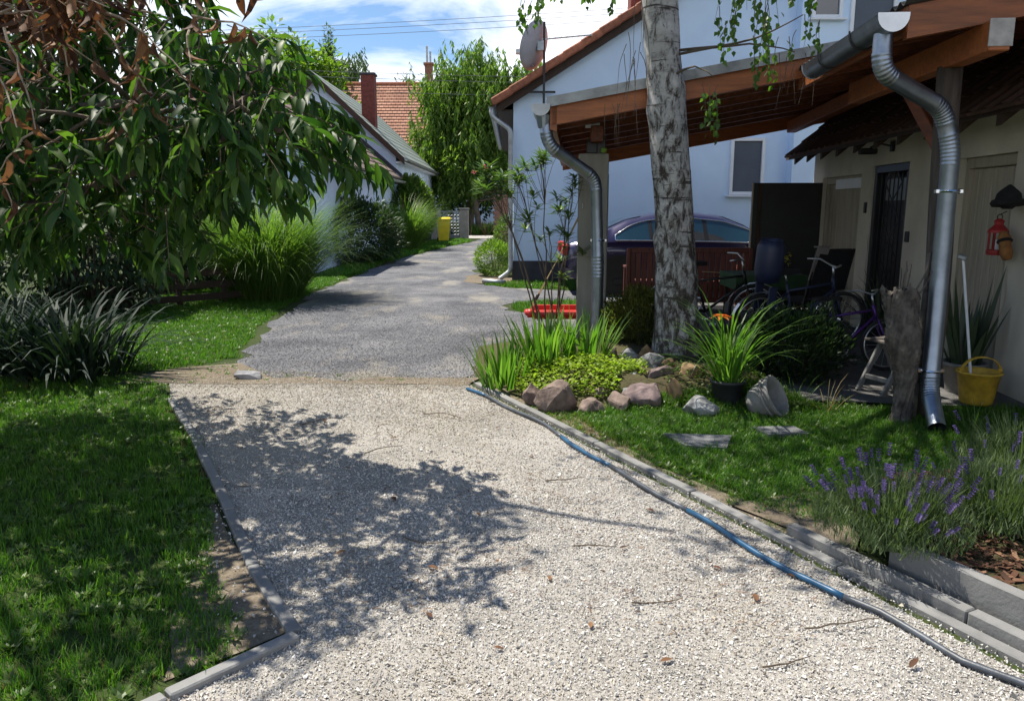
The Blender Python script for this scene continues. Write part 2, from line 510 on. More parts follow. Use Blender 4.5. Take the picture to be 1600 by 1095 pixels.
def rock_mat(name, a, b, sc=7):
    return mat(name, a, .9, .4, sc, bmp=.9, bscale=22, c2=b)
m_rocks = [rock_mat('red_rhyolite', (.115, .080, .064), (.21, .158, .132)), rock_mat('grey_andesite', (.15, .155, .17), (.25, .25, .26)),
           rock_mat('violet_porphyry', (.10, .072, .07), (.18, .132, .128)), rock_mat('ochre_sandstone', (.16, .10, .05), (.25, .165, .085)),
           rock_mat('pale_granite', (.13, .135, .14), (.26, .265, .27), 16)]
def glass_mat(name, c, rough=.05):
    m, nt, bs = nodes_of(name)
    n = noise_tex(nt, 2, 3)
    nt.links.new(ramp(nt, n, [(.3, tuple(q * .8 for q in c)), (.7, c)]), bs.inputs['Base Color'])
    bs.inputs['Roughness'].default_value = rough; bs.inputs['Metallic'].default_value = 0.0
    bs.inputs['Specular IOR Level'].default_value = .9; bs.inputs['Coat Weight'].default_value = .4
    return m
m_glass = glass_mat('dark_window_glass', (.03, .04, .055))
m_carglass = glass_mat('tinted_car_glass', (.015, .05, .07), .03)
m_shutter = mat('grey_blind', (.075, .095, .125), .6, .1, 3, bmp=.05)
m_bark = mat('grey_brown_bark', (.12, .095, .07), .95, .45, 5, bmp=1.0, stretch=(3, 3, .8))
m_twig = mat('brown_twig', (.10, .075, .05), .9, .3, 8, bmp=.3)
m_twigl = mat('pale_twig', (.27, .22, .16), .9, .3, 8, bmp=.3)
m_deadwood = mat('old_barked_stump', (.055, .046, .038), .95, .6, 9, bmp=1.0, bscale=26, c2=(.12, .105, .09))
def birch_mat():
    m, nt, bs = nodes_of('birch_bark')
    hor = noise_tex(nt, 3.0, 6, .65, stretch=(1.0, 1.0, 3.2), dist=.6)
    crk = noise_tex(nt, 6.0, 10, .78, stretch=(2.2, 2.2, .95), dist=.45)
    tc = nt.nodes.new('ShaderNodeTexCoord'); sp = nt.nodes.new('ShaderNodeSeparateXYZ')
    nt.links.new(tc.outputs['Object'], sp.inputs[0])
    mr = nt.nodes.new('ShaderNodeMapRange')          # the old rough bark reaches further the lower down the trunk
    mr.inputs[1].default_value = .2; mr.inputs[2].default_value = 3.2; mr.inputs[3].default_value = .16; mr.inputs[4].default_value = .045
    nt.links.new(sp.outputs[2], mr.inputs[0])
    a = nt.nodes.new('ShaderNodeMath'); a.operation = 'ADD'; nt.links.new(crk, a.inputs[0]); nt.links.new(mr.outputs[0], a.inputs[1])
    rough_f = ramp(nt, a.outputs[0], [(.55, (0, 0, 0)), (.66, (1, 1, 1))])
    pale = ramp(nt, hor, [(.25, (.22, .21, .20)), (.42, (.48, .47, .45)), (.7, (.68, .67, .65))])
    rough_c = ramp(nt, crk, [(.45, (.12, .10, .085)), (.7, (.035, .03, .026))])
    band = ramp(nt, noise_tex(nt, 4.2, 5, .6, stretch=(.55, .55, 5.0), dist=.5), [(.60, (0, 0, 0)), (.67, (1, 1, 1))])
    nt.links.new(mixc(nt, band, mixc(nt, rough_f, pale, rough_c), (.075, .065, .058)), bs.inputs['Base Color'])
    bs.inputs['Roughness'].default_value = .9; bs.inputs['Specular IOR Level'].default_value = .2
    inv = nt.nodes.new('ShaderNodeMath'); inv.operation = 'SUBTRACT'; inv.inputs[0].default_value = 1; nt.links.new(crk, inv.inputs[1])
    bump(nt, bs, inv.outputs[0], .9, .06)
    return m
m_birch = birch_mat()
L_chest = leaf_mat('chestnut_leaf', (.014, .042, .009), (.030, .078, .016), (.085, .15, .03), .42, .5, .3)
L_dead = leaf_mat('withered_leaf', (.065, .032, .02), (.13, .065, .036), (.24, .135, .07), .22, .7, .2, (1.5, 1.2, .8))
L_birch = leaf_mat('birch_leaf', (.045, .10, .015), (.07, .14, .022), (.11, .19, .035), .42)
L_lime = leaf_mat('bright_green_leaf', (.07, .13, .018), (.12, .20, .028), (.19, .27, .05), .4, .5, .3)
L_willow = leaf_mat('willow_leaf', (.06, .125, .02), (.12, .205, .036), (.20, .285, .065), .4, .5, .3)
L_dark = leaf_mat('dark_evergreen_leaf', (.014, .032, .012), (.026, .055, .018), (.055, .09, .034), .22, .5, .4)
L_fardk = leaf_mat('far_tree_leaf', (.035, .065, .026), (.06, .10, .038), (.10, .14, .065), .35, .6, .3)
L_hedge = leaf_mat('hedge_leaf', (.04, .085, .014), (.075, .135, .022), (.13, .19, .04), .35)
L_conif = leaf_mat('conifer_spray', (.07, .085, .018), (.11, .125, .026), (.16, .165, .045), .3, .6, .2)
L_grass = leaf_mat('lawn_grass_blade', (.035, .10, .010), (.062, .16, .016), (.115, .215, .03), .4, .5, .3)
L_dry = leaf_mat('dry_grass_blade', (.16, .13, .05), (.24, .20, .09), (.34, .29, .15), .3, .6, .2, (1.3, 1.1, .7))
L_misc = leaf_mat('tall_grass_blade', (.055, .11, .02), (.09, .16, .03), (.15, .22, .06), .42, .45, .4)
L_iris = leaf_mat('iris_leaf', (.06, .14, .022), (.10, .20, .032), (.16, .27, .05), .45, .4, .4)
L_cover = leaf_mat('yellow_green_cover_leaf', (.14, .22, .015), (.22, .31, .025), (.32, .40, .05), .4, .5, .3)
L_day = leaf_mat('daylily_leaf', (.05, .12, .018), (.08, .17, .028), (.13, .23, .05), .42, .4, .4)
L_fibre = leaf_mat('dark_strap_leaf', (.008, .019, .012), (.016, .033, .02), (.034, .052, .036), .12, .6, .16)
L_olea = leaf_mat('oleander_leaf', (.045, .10, .022), (.08, .15, .034), (.14, .21, .055), .3, .4, .5)
L_agave = leaf_mat('sword_plant_leaf', (.02, .04, .022), (.035, .06, .03), (.07, .10, .05), .12, .4, .5)
L_lav = leaf_mat('lavender_stem', (.05, .085, .035), (.085, .125, .055), (.13, .17, .085), .3, .6, .2)
L_lavf = leaf_mat('lavender_flower', (.05, .036, .12), (.09, .065, .19), (.17, .13, .29), .3, .7, .2, (1.2, 1.0, 1.4))
L_orange = leaf_mat('orange_petal', (.75, .16, .02), (.85, .22, .03), (.9, .30, .05), .35, .5, .2, (1.2, .8, .6))
L_pink = leaf_mat('pink_petal', (.6, .16, .2), (.7, .25, .28), (.75, .4, .4), .3, .6, .2, (1.2, .8, .8))
# ------------------------------------------------------------------ the ground
def ragged(poly, amp=.08, step=.35, seed=0, keep=()):
    out = []
    for i in range(len(poly)):
        a, b = Vector((*poly[i], 0)), Vector((*poly[(i + 1) % len(poly)], 0))
        n = max(1, int((b - a).length / step)) if i not in keep else 1
        for k in range(n):
            q = a.lerp(b, k / n)
            d = mnoise.noise_vector(Vector((q.x * 2.3 + seed, q.y * 2.3, seed))) if i not in keep else Vector()
            out.append((q.x + d.x * amp, q.y + d.y * amp))
    return out
def sheet(name, poly, z, m, label=None):
    mb = MB(); mb.add([(x, y, z) for x, y in poly], [tuple(range(len(poly)))])
    o = struct(name, mb, m, label)
    if o.data.polygons[0].normal.z < 0: o.data.flip_normals()
    return o
mb = MB(); mb.add([(-900, -200, 0), (900, -200, 0), (900, 1500, 0), (-900, 1500, 0)], [(0, 1, 2, 3)])
struct('ground', mb, m_lawn)
GRAVEL = [(-3.25, 7.1), (-2.9, 6.32), (-1.93, 4.64), (-1.22, 3.36), (-.84, 2.71), (-1.17, 2.34), (-2.2, 1.2), (-3.5, -6), (6, -6), (3.35, -.55), (1.84, 2.43), (-.38, 6.92)]
LANE = [(-3.3, 7.15), (-2.9, 7.92), (-3.3, 10), (-3.58, 11.8), (-3.75, 15), (-3.7, 18.5), (-3.6, 22), (-3.35, 25.6), (-2.6, 31), (-1.77, 35.7), (-1.5, 39.5),
        (.2, 39.5), (-.2, 31), (-.21, 25.6), (-.93, 20.4), (-1.0, 18), (-.75, 16.2), (-.2, 15.7), (.5, 15.3), (1.5, 15.05), (9, 14.6), (9, 12.5), (1.5, 13.4), (.45, 13.35), (.02, 13.0), (-.05, 12.2), (.3, 11.6), (1.1, 11.2),
        (1.0, 9.9), (.1, 9.4), (-.3, 8.6), (-.4, 7.15)]
sheet('lane', ragged(LANE, .26, .25, 3), .008, m_lane)
sheet('gravel_drive', ragged(GRAVEL, .05, .3, 5, keep=(1, 2, 3, 4, 5, 6, 7, 8, 9, 10)), .012, m_gravbed)
sheet('dirt_strip', ragged([(-3.7, 7.0), (-2.6, 6.98), (-1.4, 7.0), (-.4, 6.95), (-.3, 7.25), (-.9, 7.2), (-1.3, 7.3), (-1.6, 7.08), (-2.0, 7.35), (-2.3, 7.25), (-2.9, 7.9), (-3.5, 7.65)], .07, .12, 9), .016, m_dirt)
sheet('cross_road', [(-4, 39.4), (40, 39.4), (40, 43), (-4, 43)], .012, m_road)
sheet('dirt_verge', ragged([(-.33, 6.95), (1.0, 4.35), (1.35, 3.65), (1.55, 3.75), (1.3, 4.2), (.95, 4.72), (.7, 5.3), (.5, 5.9), (0, 6.8)], .07, .2, 12), .008, m_dirt)
sheet('dirt_corner', ragged([(-1.75, 4.15), (-.88, 2.78), (-1.02, 2.6), (-1.2, 2.42), (-1.32, 2.75), (-1.5, 3.4)], .06, .15, 14), .006, m_dirt)
sheet('patio', [(2.25, 6.35), (4.6, 6.0), (4.95, 12.9), (2.0, 12.9), (1.9, 9.3)], .03, m_concd)
sheet('dirt_by_corner', ragged([(-1.0, 16.6), (-.2, 16.2), (.3, 16.5), (.2, 17.6), (-.6, 18.9), (-1.1, 18.2)], .1, .2, 2), .012, m_dirt)
# the bed round the birch: a low mound
nx, ny = 26, 24
vs, fs = [], []
for j in range(ny):
    for i in range(nx):
        x, y = -.45 + 3.0 * i / (nx - 1), 6.05 + 3.0 * j / (ny - 1)
        ex = min((x + .45) / .5, (2.55 - x) / .5, 1); ey = min((y - 6.05) / .5, (9.05 - y) / .6, 1)
        cut = min(1, max(0, ((x + .36) * .893 + (y - 7.04) * .449 - .08) / .45))
        h = .2 * max(0, min(ex, ey)) * cut + .03 * mnoise.noise(Vector((x * 3, y * 3, 0))) * max(0, min(ex, ey))
        vs.append((x, y, h - .012))
for j in range(ny - 1):
    for i in range(nx - 1): fs.append((j * nx + i, j * nx + i + 1, (j + 1) * nx + i + 1, (j + 1) * nx + i))
struct('flower_bed', MB().add(vs, fs), m_soil, smooth=True)
def bed_h(x, y):
    ex = min((x + .45) / .5, (2.55 - x) / .5, 1); ey = min((y - 6.05) / .5, (9.05 - y) / .6, 1)
    cut = min(1, max(0, ((x + .36) * .893 + (y - 7.04) * .449 - .08) / .45))
    return .2 * max(0, min(ex, ey)) * cut

# gravel: crushed stones, tens of thousands
def stone_kind(seed):
    r = random.Random(seed); pts = []
    sx, sy, sz = r.uniform(.8, 1.25), r.uniform(.6, 1.0), r.uniform(.35, .6)
    for _ in range(9):
        d = Vector((r.gauss(0, 1), r.gauss(0, 1), r.gauss(0, 1))).normalized()
        pts.append((d.x * sx, d.y * sy, d.z * sz))
    return hull(pts)
kinds = [proto(stone_kind(100 + i), m_pebble) for i in range(12)]
near = rand_in([(-1.7, 1.9), (2.6, 1.2), (1.05, 4.1), (-1.65, 4.3)], 120000)
near = near[in_poly(near, GRAVEL)]
farp = rand_in([(-1.95, 4.2), (1.1, 4.0), (-.38, 6.95), (-3.25, 7.1)], 85000)
farp = farp[in_poly(farp, GRAVEL)]
def thin(q, k, keep):       # trodden thinner near the far end
    w = np.array([mnoise.noise(Vector((x * 1.1, y * 1.1, 4.2))) for x, y in q])
    return q[(nrng.random(len(q)) < keep + k * w)]
farp = thin(farp, .5, .75)
spill = rand_in([(-1.62, 4.1), (-1.02, 3.0), (-.9, 2.75), (-1.06, 2.62), (-1.35, 3.1), (-1.72, 3.9)], 260)          # stones kicked over the edging
mixs = rand_in([(-3.2, 6.85), (-.4, 6.75), (-.35, 7.3), (-2.6, 7.6)], 6500)
strip = rand_in([(-.40, 6.85), (1.84, 2.43), (2.0, 2.5), (-.26, 6.9)], 2200)
spill2 = rand_in([(-3.3, 7.0), (-.35, 6.9), (-.4, 8.6), (-2.9, 8.8)], 4500)
spill2 = spill2[nrng.random(len(spill2)) < np.clip(1.1 - (spill2[:, 1] - 6.95) / 1.0, .06, 1)]
P2 = np.vstack([near, farp, spill, mixs, strip, spill2]); N = len(P2)
z = np.where(np.arange(N) < len(near) + len(farp), nrng.uniform(.010, .017, N), nrng.uniform(.012, .02, N))
sc = nrng.lognormal(math.log(.0045), .38, N); sc = np.clip(sc, .0028, .016)
def dusty(x, y):            # dust and worn wheel tracks along the drive, dustier towards the lane
    u = (x + .36) * .895 + (y - 7.04) * .4456; v = -(x + .36) * .4456 + (y - 7.04) * .895
    tr = math.exp(-((u + .75) / .22) ** 2) + math.exp(-((u + 2.05) / .22) ** 2)
    return .14 + .20 * tr + .55 * max(0, min(1, (y - 4.3) / 2.4)) + .55 * mnoise.noise(Vector((x * 1.1, y * 1.1, 1))) + .3 * mnoise.noise(Vector((u * 5, v * 1.2, 8)))
prob = np.array([dusty(x, y) for x, y in P2])
kinds += [proto(stone_kind(140 + i), m_pebtan) for i in range(5)]
gidx = np.where(nrng.random(N) < prob, nrng.integers(12, 17, N), nrng.integers(0, 12, N))
scatter('gravel', np.column_stack([P2, z]), nrng.uniform(0, 6.28, (N, 3)) * np.array([.2, .2, 1]) , sc, kinds, 'pale crushed stone gravel covering the driveway', None, gidx)
# grey chippings on the near part of the lane
m_chipst = stone_mat('grey_chipping', [(0, (.05, .05, .055)), (.4, (.12, .122, .132)), (.8, (.24, .24, .25)), (1, (.5, .49, .47))])
kinds = [proto(stone_kind(300 + i), m_chipst) for i in range(6)]
q = rand_in([(-2.9, 7.3), (-.4, 7.2), (.9, 10), (.2, 13), (-3.5, 13)], 42000); q = q[in_poly(q, LANE)]; q = q[nrng.random(len(q)) < np.clip((13.2 - q[:, 1]) / 4.5, 0, 1)]
N = len(q)
scatter('lane_chippings', np.column_stack([q, nrng.uniform(.008, .012, N)]), nrng.uniform(0, 6.28, (N, 3)) * np.array([.1, .1, 1]), nrng.uniform(.0035, .0085, N), kinds, 'loose grey chippings on the near stretch of lane')

# grass
def tuft(seed, n, h, w, spread, bend):
    r = random.Random(seed); mb = MB()
    for _ in range(n):
        a = r.uniform(0, 6.28); d = spread * math.sqrt(r.random())
        mb.blade((d * math.cos(a), d * math.sin(a), -.005), r.uniform(0, 6.28), h * r.uniform(.5, 1.2), w * r.uniform(.7, 1.3), r.uniform(.05, .7), r.uniform(.2, bend), 3)
    return mb
def grass(name, poly, n, label, hs=(.055,), scale=(.6, 1.3), dry=.06, w=.004, clump=.5, z=0.0, seed=1, holes=(), nb=12):
    kinds = [proto(tuft(seed * 50 + i, nb, hs[i % len(hs)], w, .035, 1.4), L_grass) for i in range(6)]
    kinds += [proto(tuft(seed * 50 + 20, 6, hs[0] * 1.2, w * .8, .03, 1.0), L_dry)]
    rw = random.Random(seed); wm = MB()
    for k in range(9):           # a low broad-leaved weed
        a = k * 2.4; L = rw.uniform(.02, .04)
        wm.blade((.012 * math.cos(a), .012 * math.sin(a), .012), a, L, .016, rw.uniform(.7, 1.2), .5, 2)
    kinds += [proto(wm, L_hedge)]
    q = rand_in(poly, n)
    for h in holes: q = q[~in_poly(q, h)]
    wv = np.array([mnoise.noise(Vector((x * .9, y * .9, 7.7 + seed))) + .5 * mnoise.noise(Vector((x * 3, y * 3, seed))) for x, y in q])
    q = q[nrng.random(len(q)) < .78 + clump * wv]
    N = len(q)
    dn = np.array([mnoise.noise(Vector((x * .7 + 3, y * .7, seed))) for x, y in q])
    idx = np.where(nrng.random(N) < dry * (1 + 3.5 * np.clip(dn, -.2, .6)), 6, nrng.integers(0, 6, N))
    idx = np.where(nrng.random(N) < .10 + .15 * np.clip(-dn, 0, 1), 7, idx)
    zz = np.array([bed_h(x, y) if -.45 < x < 2.55 and 6.05 < y < 9.05 else 0 for x, y in q]) + z
    rot = np.column_stack([nrng.normal(0, .12, N), nrng.normal(0, .12, N), nrng.uniform(0, 6.28, N)])
    return scatter(name, np.column_stack([q, zz]), rot, nrng.uniform(*scale, N), kinds, label, None, idx)
GL = ragged([(-8, 1.5), (-2.2, 1.4), (-1.22, 2.36), (-1.0, 2.64), (-1.3, 3.1), (-1.5, 3.75), (-1.95, 4.6), (-2.9, 6.3), (-3.15, 6.95), (-3.7, 7.25), (-8, 7.2)], .12, .25, 21)
grass('lawn_grass', GL, 36000, 'shaded lawn grass left of the gravel drive', (.05, .065, .04), clump=.45, seed=1, dry=.04)
G2 = ragged([(-3.6, 7.6), (-3.05, 8.3), (-3.45, 10.2), (-3.7, 12), (-3.85, 15), (-3.85, 18.5), (-5.5, 18.5), (-6.6, 13), (-6.6, 7.6)], .15, .3, 22)
grass('verge_grass', G2, 22000, 'sunlit grass along the left edge of the lane', (.05, .06), (.7, 1.5), .03, .006, .25, seed=2)
G3 = ragged([(-3.8, 18), (-3.7, 22), (-3.45, 25.6), (-2.7, 31), (-1.9, 35.7), (-2.2, 38), (-3.6, 38), (-4.4, 27), (-4.6, 18)], .15, .4, 23)
grass('far_verge_grass', G3, 5000, 'mown grass strip before the shrubs and the yellow bin', (.08,), (.9, 1.7), .03, .02, .2, seed=3, nb=9)
G4 = ragged([(.50, 5.95), (.74, 5.25), (1.02, 4.72), (1.42, 4.05), (1.7, 3.75), (2.4, 4.1), (4.2, 4.3), (4.2, 6.1), (2.7, 6.15), (2.3, 6.5), (1.3, 6.3)], .1, .2, 24)
SLAB1 = [(1.1, 5.33), (1.57, 5.29), (1.45, 5.0), (1.2, 5.06)]
SLAB2 = [(1.78, 5.5), (2.1, 5.52), (2.15, 5.33), (1.85, 5.3)]
grass('garden_grass', G4, 17000, 'shaded grass between the stepping stones and the porch', (.055, .07, .045), clump=.5, seed=4, holes=(SLAB1, SLAB2))
GS = ragged([(-3.3, 6.95), (-2.6, 7.05), (-1.9, 7.2), (-1.0, 7.15), (-.45, 7.05), (-.4, 7.2), (-1.2, 7.35), (-2.2, 7.5), (-3.0, 7.9), (-3.5, 7.6)], .1, .2, 27)
grass('strip_weeds', GS, 500, 'sparse weeds on the dirt between gravel and lane', (.035,), (.5, 1.1), .35, .004, .9, seed=8)
GK = ragged([(.02, 6.35), (.62, 5.15), (1.0, 4.4), (1.4, 3.62), (1.6, 3.75), (1.1, 4.75), (.5, 5.95)], .06, .2, 28)
grass('kerb_weeds', GK, 1500, 'thin weeds on the dirt behind the right kerb', (.04,), (.5, 1.2), .3, .004, .9, seed=9)
G5 = ragged([(-.6, 16.1), (-.15, 15.75), (.5, 15.35), (1.6, 15.1), (6, 14.95), (6, 16.9), (.1, 16.9), (-.3, 16.4)], .08, .25, 25)
grass('house_verge_grass', G5, 4500, 'bright grass strip below the dark house plinth', (.06,), (.8, 1.5), .02, .01, .2, seed=5)
G6 = ragged([(.05, 12.95), (.45, 13.3), (1.6, 13.3), (1.5, 11.3), (.35, 11.65), (0, 12.3)], .08, .25, 26)
grass('wedge_grass', G6, 1500, 'small wedge of grass by the red swing', (.07,), (.8, 1.5), .02, .008, .2, seed=6)
G7 = [(-2.0, 43.2), (3, 43.2), (3, 52), (-6, 52), (-3, 43.2)]
grass('far_rough_grass', G7, 3500, 'rough sunlit grass beyond the end of the lane', (.45,), (.6, 1.5), .2, .05, .2, seed=7, nb=9)
# ------------------------------------------------------------------ buildings
def rot_part(o, loc, rz=0):
    o.location = loc; o.rotation_euler = (0, 0, rz); return o
def window(parent, loc, w, h, rz=0, name='window', pane=None, fr=.06, mull=0, sill=True):
    """window facing local -Y: frame with pane, sill as sub-parts"""
    mb = MB(); d = .07
    mb.box((-w / 2 + fr / 2, -.02, 0), (fr, d, h), .006).box((w / 2 - fr / 2, -.02, 0), (fr, d, h), .006)
    mb.box((0, -.021, h / 2 - fr / 2), (w - 2 * fr, d - .004, fr), .006).box((0, -.021, -h / 2 + fr / 2), (w - 2 * fr, d - .004, fr), .006)
    for k in range(mull): mb.box((-w / 2 + w * (k + 1) / (mull + 1), -.02, 0), (fr * .8, d - .01, h - 2 * fr), .004)
    o = rot_part(mb.build(name, m_whitepaint, parent), loc, rz)
    MB().box((0, .004, 0), (w - 2 * fr, .012, h - 2 * fr)).build('pane', pane or m_glass, o)
    if sill: MB().box((0, -.06, -h / 2 - .025), (w + .14, .16, .04), .008).build('sill', m_whitepaint, o)
    return o
def downpipe_mesh(pts, r, n=14, bend=.09, ribs=6):
    pts = [Vector(q) for q in pts]; path, rad = [pts[0]], [r]
    for i in range(1, len(pts) - 1):
        a, b, c = pts[i - 1], pts[i], pts[i + 1]
        d0, d1 = (a - b).normalized(), (c - b).normalized()
        s, e = b + d0 * bend, b + d1 * bend
        m = ribs * 4
        for k in range(m + 1):
            t = k / m
            path.append(s * (1 - t) ** 2 + b * 2 * t * (1 - t) + e * t * t)
            rad.append(r * (1.02 + .07 * (.5 - .5 * math.cos(2 * math.pi * ribs * t))))
    path.append(pts[-1]); rad.append(r)
    return MB().tube(path, rad, n, cap=False)
def gutter_mesh(p0, p1, r, n=10):
    """half round open on top, between two points"""
    p0, p1 = Vector(p0), Vector(p1); d = (p1 - p0).normalized(); sx = d.cross(Vector((0, 0, 1))).normalized()
    mb = MB(); vs, fs = [], []
    prof = [(math.cos(math.pi * k / n) * r, -math.sin(math.pi * k / n) * r) for k in range(n + 1)]
    prof = [(r + .006, .01), (r + .012, 0), (r + .006, -.008)] + prof[0:] + [(-r - .006, .012)]
    for P in (p0, p1):
        for a, b in prof: vs.append(P + sx * a + Vector((0, 0, b)))
    m = len(prof)
    for k in range(m - 1): fs.append((k, k + 1, m + k + 1, m + k))
    mb.add(vs, fs)
    return mb
def half_disc(P, d, r, n=12):
    P = Vector(P); d = Vector(d).normalized(); sx = d.cross(Vector((0, 0, 1))).normalized()
    pts = [P + sx * math.cos(math.pi * k / n) * r - Vector((0, 0, math.sin(math.pi * k / n) * r)) for k in range(n + 1)]
    pts = [P + sx * r + Vector((0, 0, .02))] + pts + [P - sx * r + Vector((0, 0, .02))]
    return MB().prism(pts, d * .006)

def hook(c, r):
    c = Vector(c); pts = [c + Vector((math.cos(R(a)) * r, 0, math.sin(R(a)) * r)) for a in range(180, 361, 20)]
    return MB().tube([c + Vector((-r, 0, .03))] + pts + [c + Vector((r + .05, 0, .03))], .007, 5)
# ---- white gabled house on the right
hr = thing('white_house', 'large white rendered house with a red tiled gable behind the carport', 'house', (.03, 17, 0))
SL = .62
mb = MB(); mb.prism([(0, 0, .45), (5.9, 0, .45), (5.9, 0, 3.93 + SL * 5.9), (0, 0, 3.93)], (0, .3, 0))
mb.prism([(5.9, -.3, .45), (13.5, -.3, .45), (13.5, -.3, 8.8), (5.9, -.3, 8.8)], (0, .6, 0))
mb.box((.15, 6.3, 2.2), (.3, 11.4, 3.5))
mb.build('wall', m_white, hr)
MB().prism([(-.03, -.03, 0), (13.5, -.03, 0), (13.5, -.03, .45), (-.03, -.03, .45)], (0, 12, 0)).build('plinth', m_plinth, hr)
# roof slab on the left slope, with thickness and overhang
def slope_pt(x, y, dz=0): return (x, y, 3.93 + SL * x + dz)
mb = MB(); mb.prism([slope_pt(-.40, -.30, .02), slope_pt(6.5, -.30, .02), slope_pt(6.5, -.30, .12), slope_pt(-.40, -.30, .12)], (0, 12.5, 0))
mb.build('roof_deck', m_darkwood, hr)
for k in range(19):                          # tile courses up the slope
    x0 = -.46 + k * .37
    mb = MB(); mb.prism([slope_pt(x0, -.2, .122), slope_pt(x0 + .40, -.2, .122), slope_pt(x0 + .40, -.2, .15), slope_pt(x0, -.2, .19)], (0, 12.3, 0))
    mb.build('tile_course', m_tile, hr)
vt = None
for k in range(19):                          # the verge tiles one sees along the gable
    x0 = -.44 + k * .37
    M = Matrix.Translation(slope_pt(x0 + .2, -.27, .10)) @ Matrix.Rotation(-math.atan(SL) + .035, 4, 'Y')
    if vt is None:
        vt = MB().box((0, 0, 0), (.47, .2, .15), .02).mesh('verge_tile', m_tile)
    link('verge_tile', vt, hr, M)
MB().prism([slope_pt(-.34, -.2, .0), slope_pt(6.5, -.2, .0), slope_pt(6.5, -.2, -.16), slope_pt(-.34, -.2, -.16)], (0, .12, 0)).build('barge_board', m_darkwood, hr)
MB().box((-.17, 6, 3.62), (.34, 12.2, .03)).build('soffit', m_darkwood, hr)
g = gutter_mesh((-.46, -.3, 3.72), (-.46, 12, 3.72), .075).build('gutter', m_zinc, hr, True)
p = downpipe_mesh([(-.46, -.16, 3.68), (-.46, -.16, 3.5), (-.06, -.16, 3.22), (-.06, -.16, .24), (-.3, -.18, .07)], .05, 10, .1).build('downpipe', m_zinc, hr, True)
for z in (1.2, 2.4): MB().ring((-.06, -.16, z), .055, .012, (0, 0, 1), 14, 6).build('pipe_clamp', m_zinc, p)
MB().box((3.25, 4.0, 6.75), (.55, .6, 2.2), .02).build('chimney', m_brick, hr)
window(hr, (5.03, .0, 2.47), .74, 1.2, 0, pane=m_shutter, fr=.07)
window(hr, (6.40, -.3, 6.05), .62, 1.3, 0, fr=.07)
window(hr, (7.35, -.3, 5.35), .95, 2.1, 0, name='balcony_door', fr=.08, pane=m_shutter, sill=False)
# dish, mast and aerial
dm = thing('dish_mast', 'dark steel mast with satellite dish and rod aerial beside the gable', 'antenna', (.66, 16.62, 0))
MB().tube([(0, 0, 3.3), (0, 0, 5.32)], .025, 10).build('mast', m_black, dm)
MB().beam((-.35, .2, 3.98), (.25, .2, 3.98), .04, .04).beam((0, 0, 3.98), (0, .36, 3.98), .035, .035).build('wall_bracket', m_black, dm)
MB().beam((0, 0, 3.45), (0, .36, 3.45), .035, .035).build('wall_bracket', m_black, dm)
mb = MB(); nrm = Vector((-.80, .58, .30)).normalized(); a = nrm.cross(Vector((0, 0, 1))).normalized(); b = a.cross(nrm)
vs, fs = [], []; nr, ns = 6, 28
for i in range(nr + 1):
    rr = i / nr
    for k in range(ns):
        g_ = 2 * math.pi * k / ns
        vs.append(Vector((-.13, .04, 4.86)) + (a * math.cos(g_) * .46 + b * math.sin(g_) * .50) * rr + nrm * (.11 * rr * rr))
for i in range(nr):
    for k in range(ns): fs.append((i * ns + k, i * ns + (k + 1) % ns, (i + 1) * ns + (k + 1) % ns, (i + 1) * ns + k))
mb.add(vs, fs)
dsh = mb.build('dish', mat('grey_dish_paint', (.36, .36, .40), .6, .12, 4, bmp=.05), dm, True)
sm = dsh.modifiers.new('thickness', 'SOLIDIFY'); sm.thickness = .012
MB().beam((0, .0, 4.86), (-.13, .04, 4.86), .12, .2, .01).build('dish_mount', m_zinc, dm)
MB().tube([Vector((-.13, .04, 4.44)) + nrm * .1, Vector((-.13, .04, 4.62)) + nrm * .5], .015, 6).box(Vector((-.13, .04, 4.66)) + nrm * .52, (.1, .1, .12), .02).build('feed_arm', m_zinc, dm)
mb = MB().beam((-.05, 0, 4.98), (.98, -.05, 5.06), .025, .025)
for k in range(8): mb.beam((.1 + k * .12, -.14, 4.995 + k * .009), (.1 + k * .12, .08, 4.995 + k * .009), .008, .008)
mb.build('rod_aerial', m_zinc, dm)

# ---- timber carport
RZ = R(-5)
cp = thing('carport', 'timber carport with red brown boards and grey flashing edge', 'carport', (.40, 8.0, 0), RZ)
def rz_(x, y): return 2.70 + .174 * x - .025 * y
def slab_on(mb, x0, x1, y0, y1, top, bot):
    q = [(x0, y0), (x1, y0), (x1, y1), (x0, y1)]
    vs = [(x, y, rz_(x, y) + top) for x, y in q] + [(x, y, rz_(x, y) + bot) for x, y in q]
    return mb.add(vs, [(0, 1, 2, 3), (7, 6, 5, 4), (0, 4, 5, 1), (1, 5, 6, 2), (2, 6, 7, 3), (3, 7, 4, 0)])
slab_on(MB(), .0, 5.6, .02, 4.95, -.012, -.034).build('roof_felt', mat('dark_roof_felt', (.06, .06, .062), .9, .3, 6, bmp=.4), cp)
mb = MB(); slab_on(mb, -.05, 5.6, -.05, .10, .012, -.008); slab_on(mb, -.05, 5.6, -.054, -.048, .008, -.085)
mb.build('verge_flashing', m_zincw, cp)
mb = MB(); slab_on(mb, -.06, .08, .102, 4.97, .010, -.010); mb.build('eave_flashing', m_zincw, cp)
for k in range(38):                          # sheathing boards, seen from below
    x0 = .0 + k * .146
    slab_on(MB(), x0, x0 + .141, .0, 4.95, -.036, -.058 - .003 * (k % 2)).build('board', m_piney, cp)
for k in range(8):                           # rafters
    y = .0 if k == 0 else .05 + k * .70
    m = m_pine if k in (0, 7) else m_piney
    slab_on(MB(), .0, 5.5, y, y + (.09 if k == 0 else .08), -.064, -.26 if k == 0 else (-.36 if k == 7 else -.22)).build('rafter', m, cp)
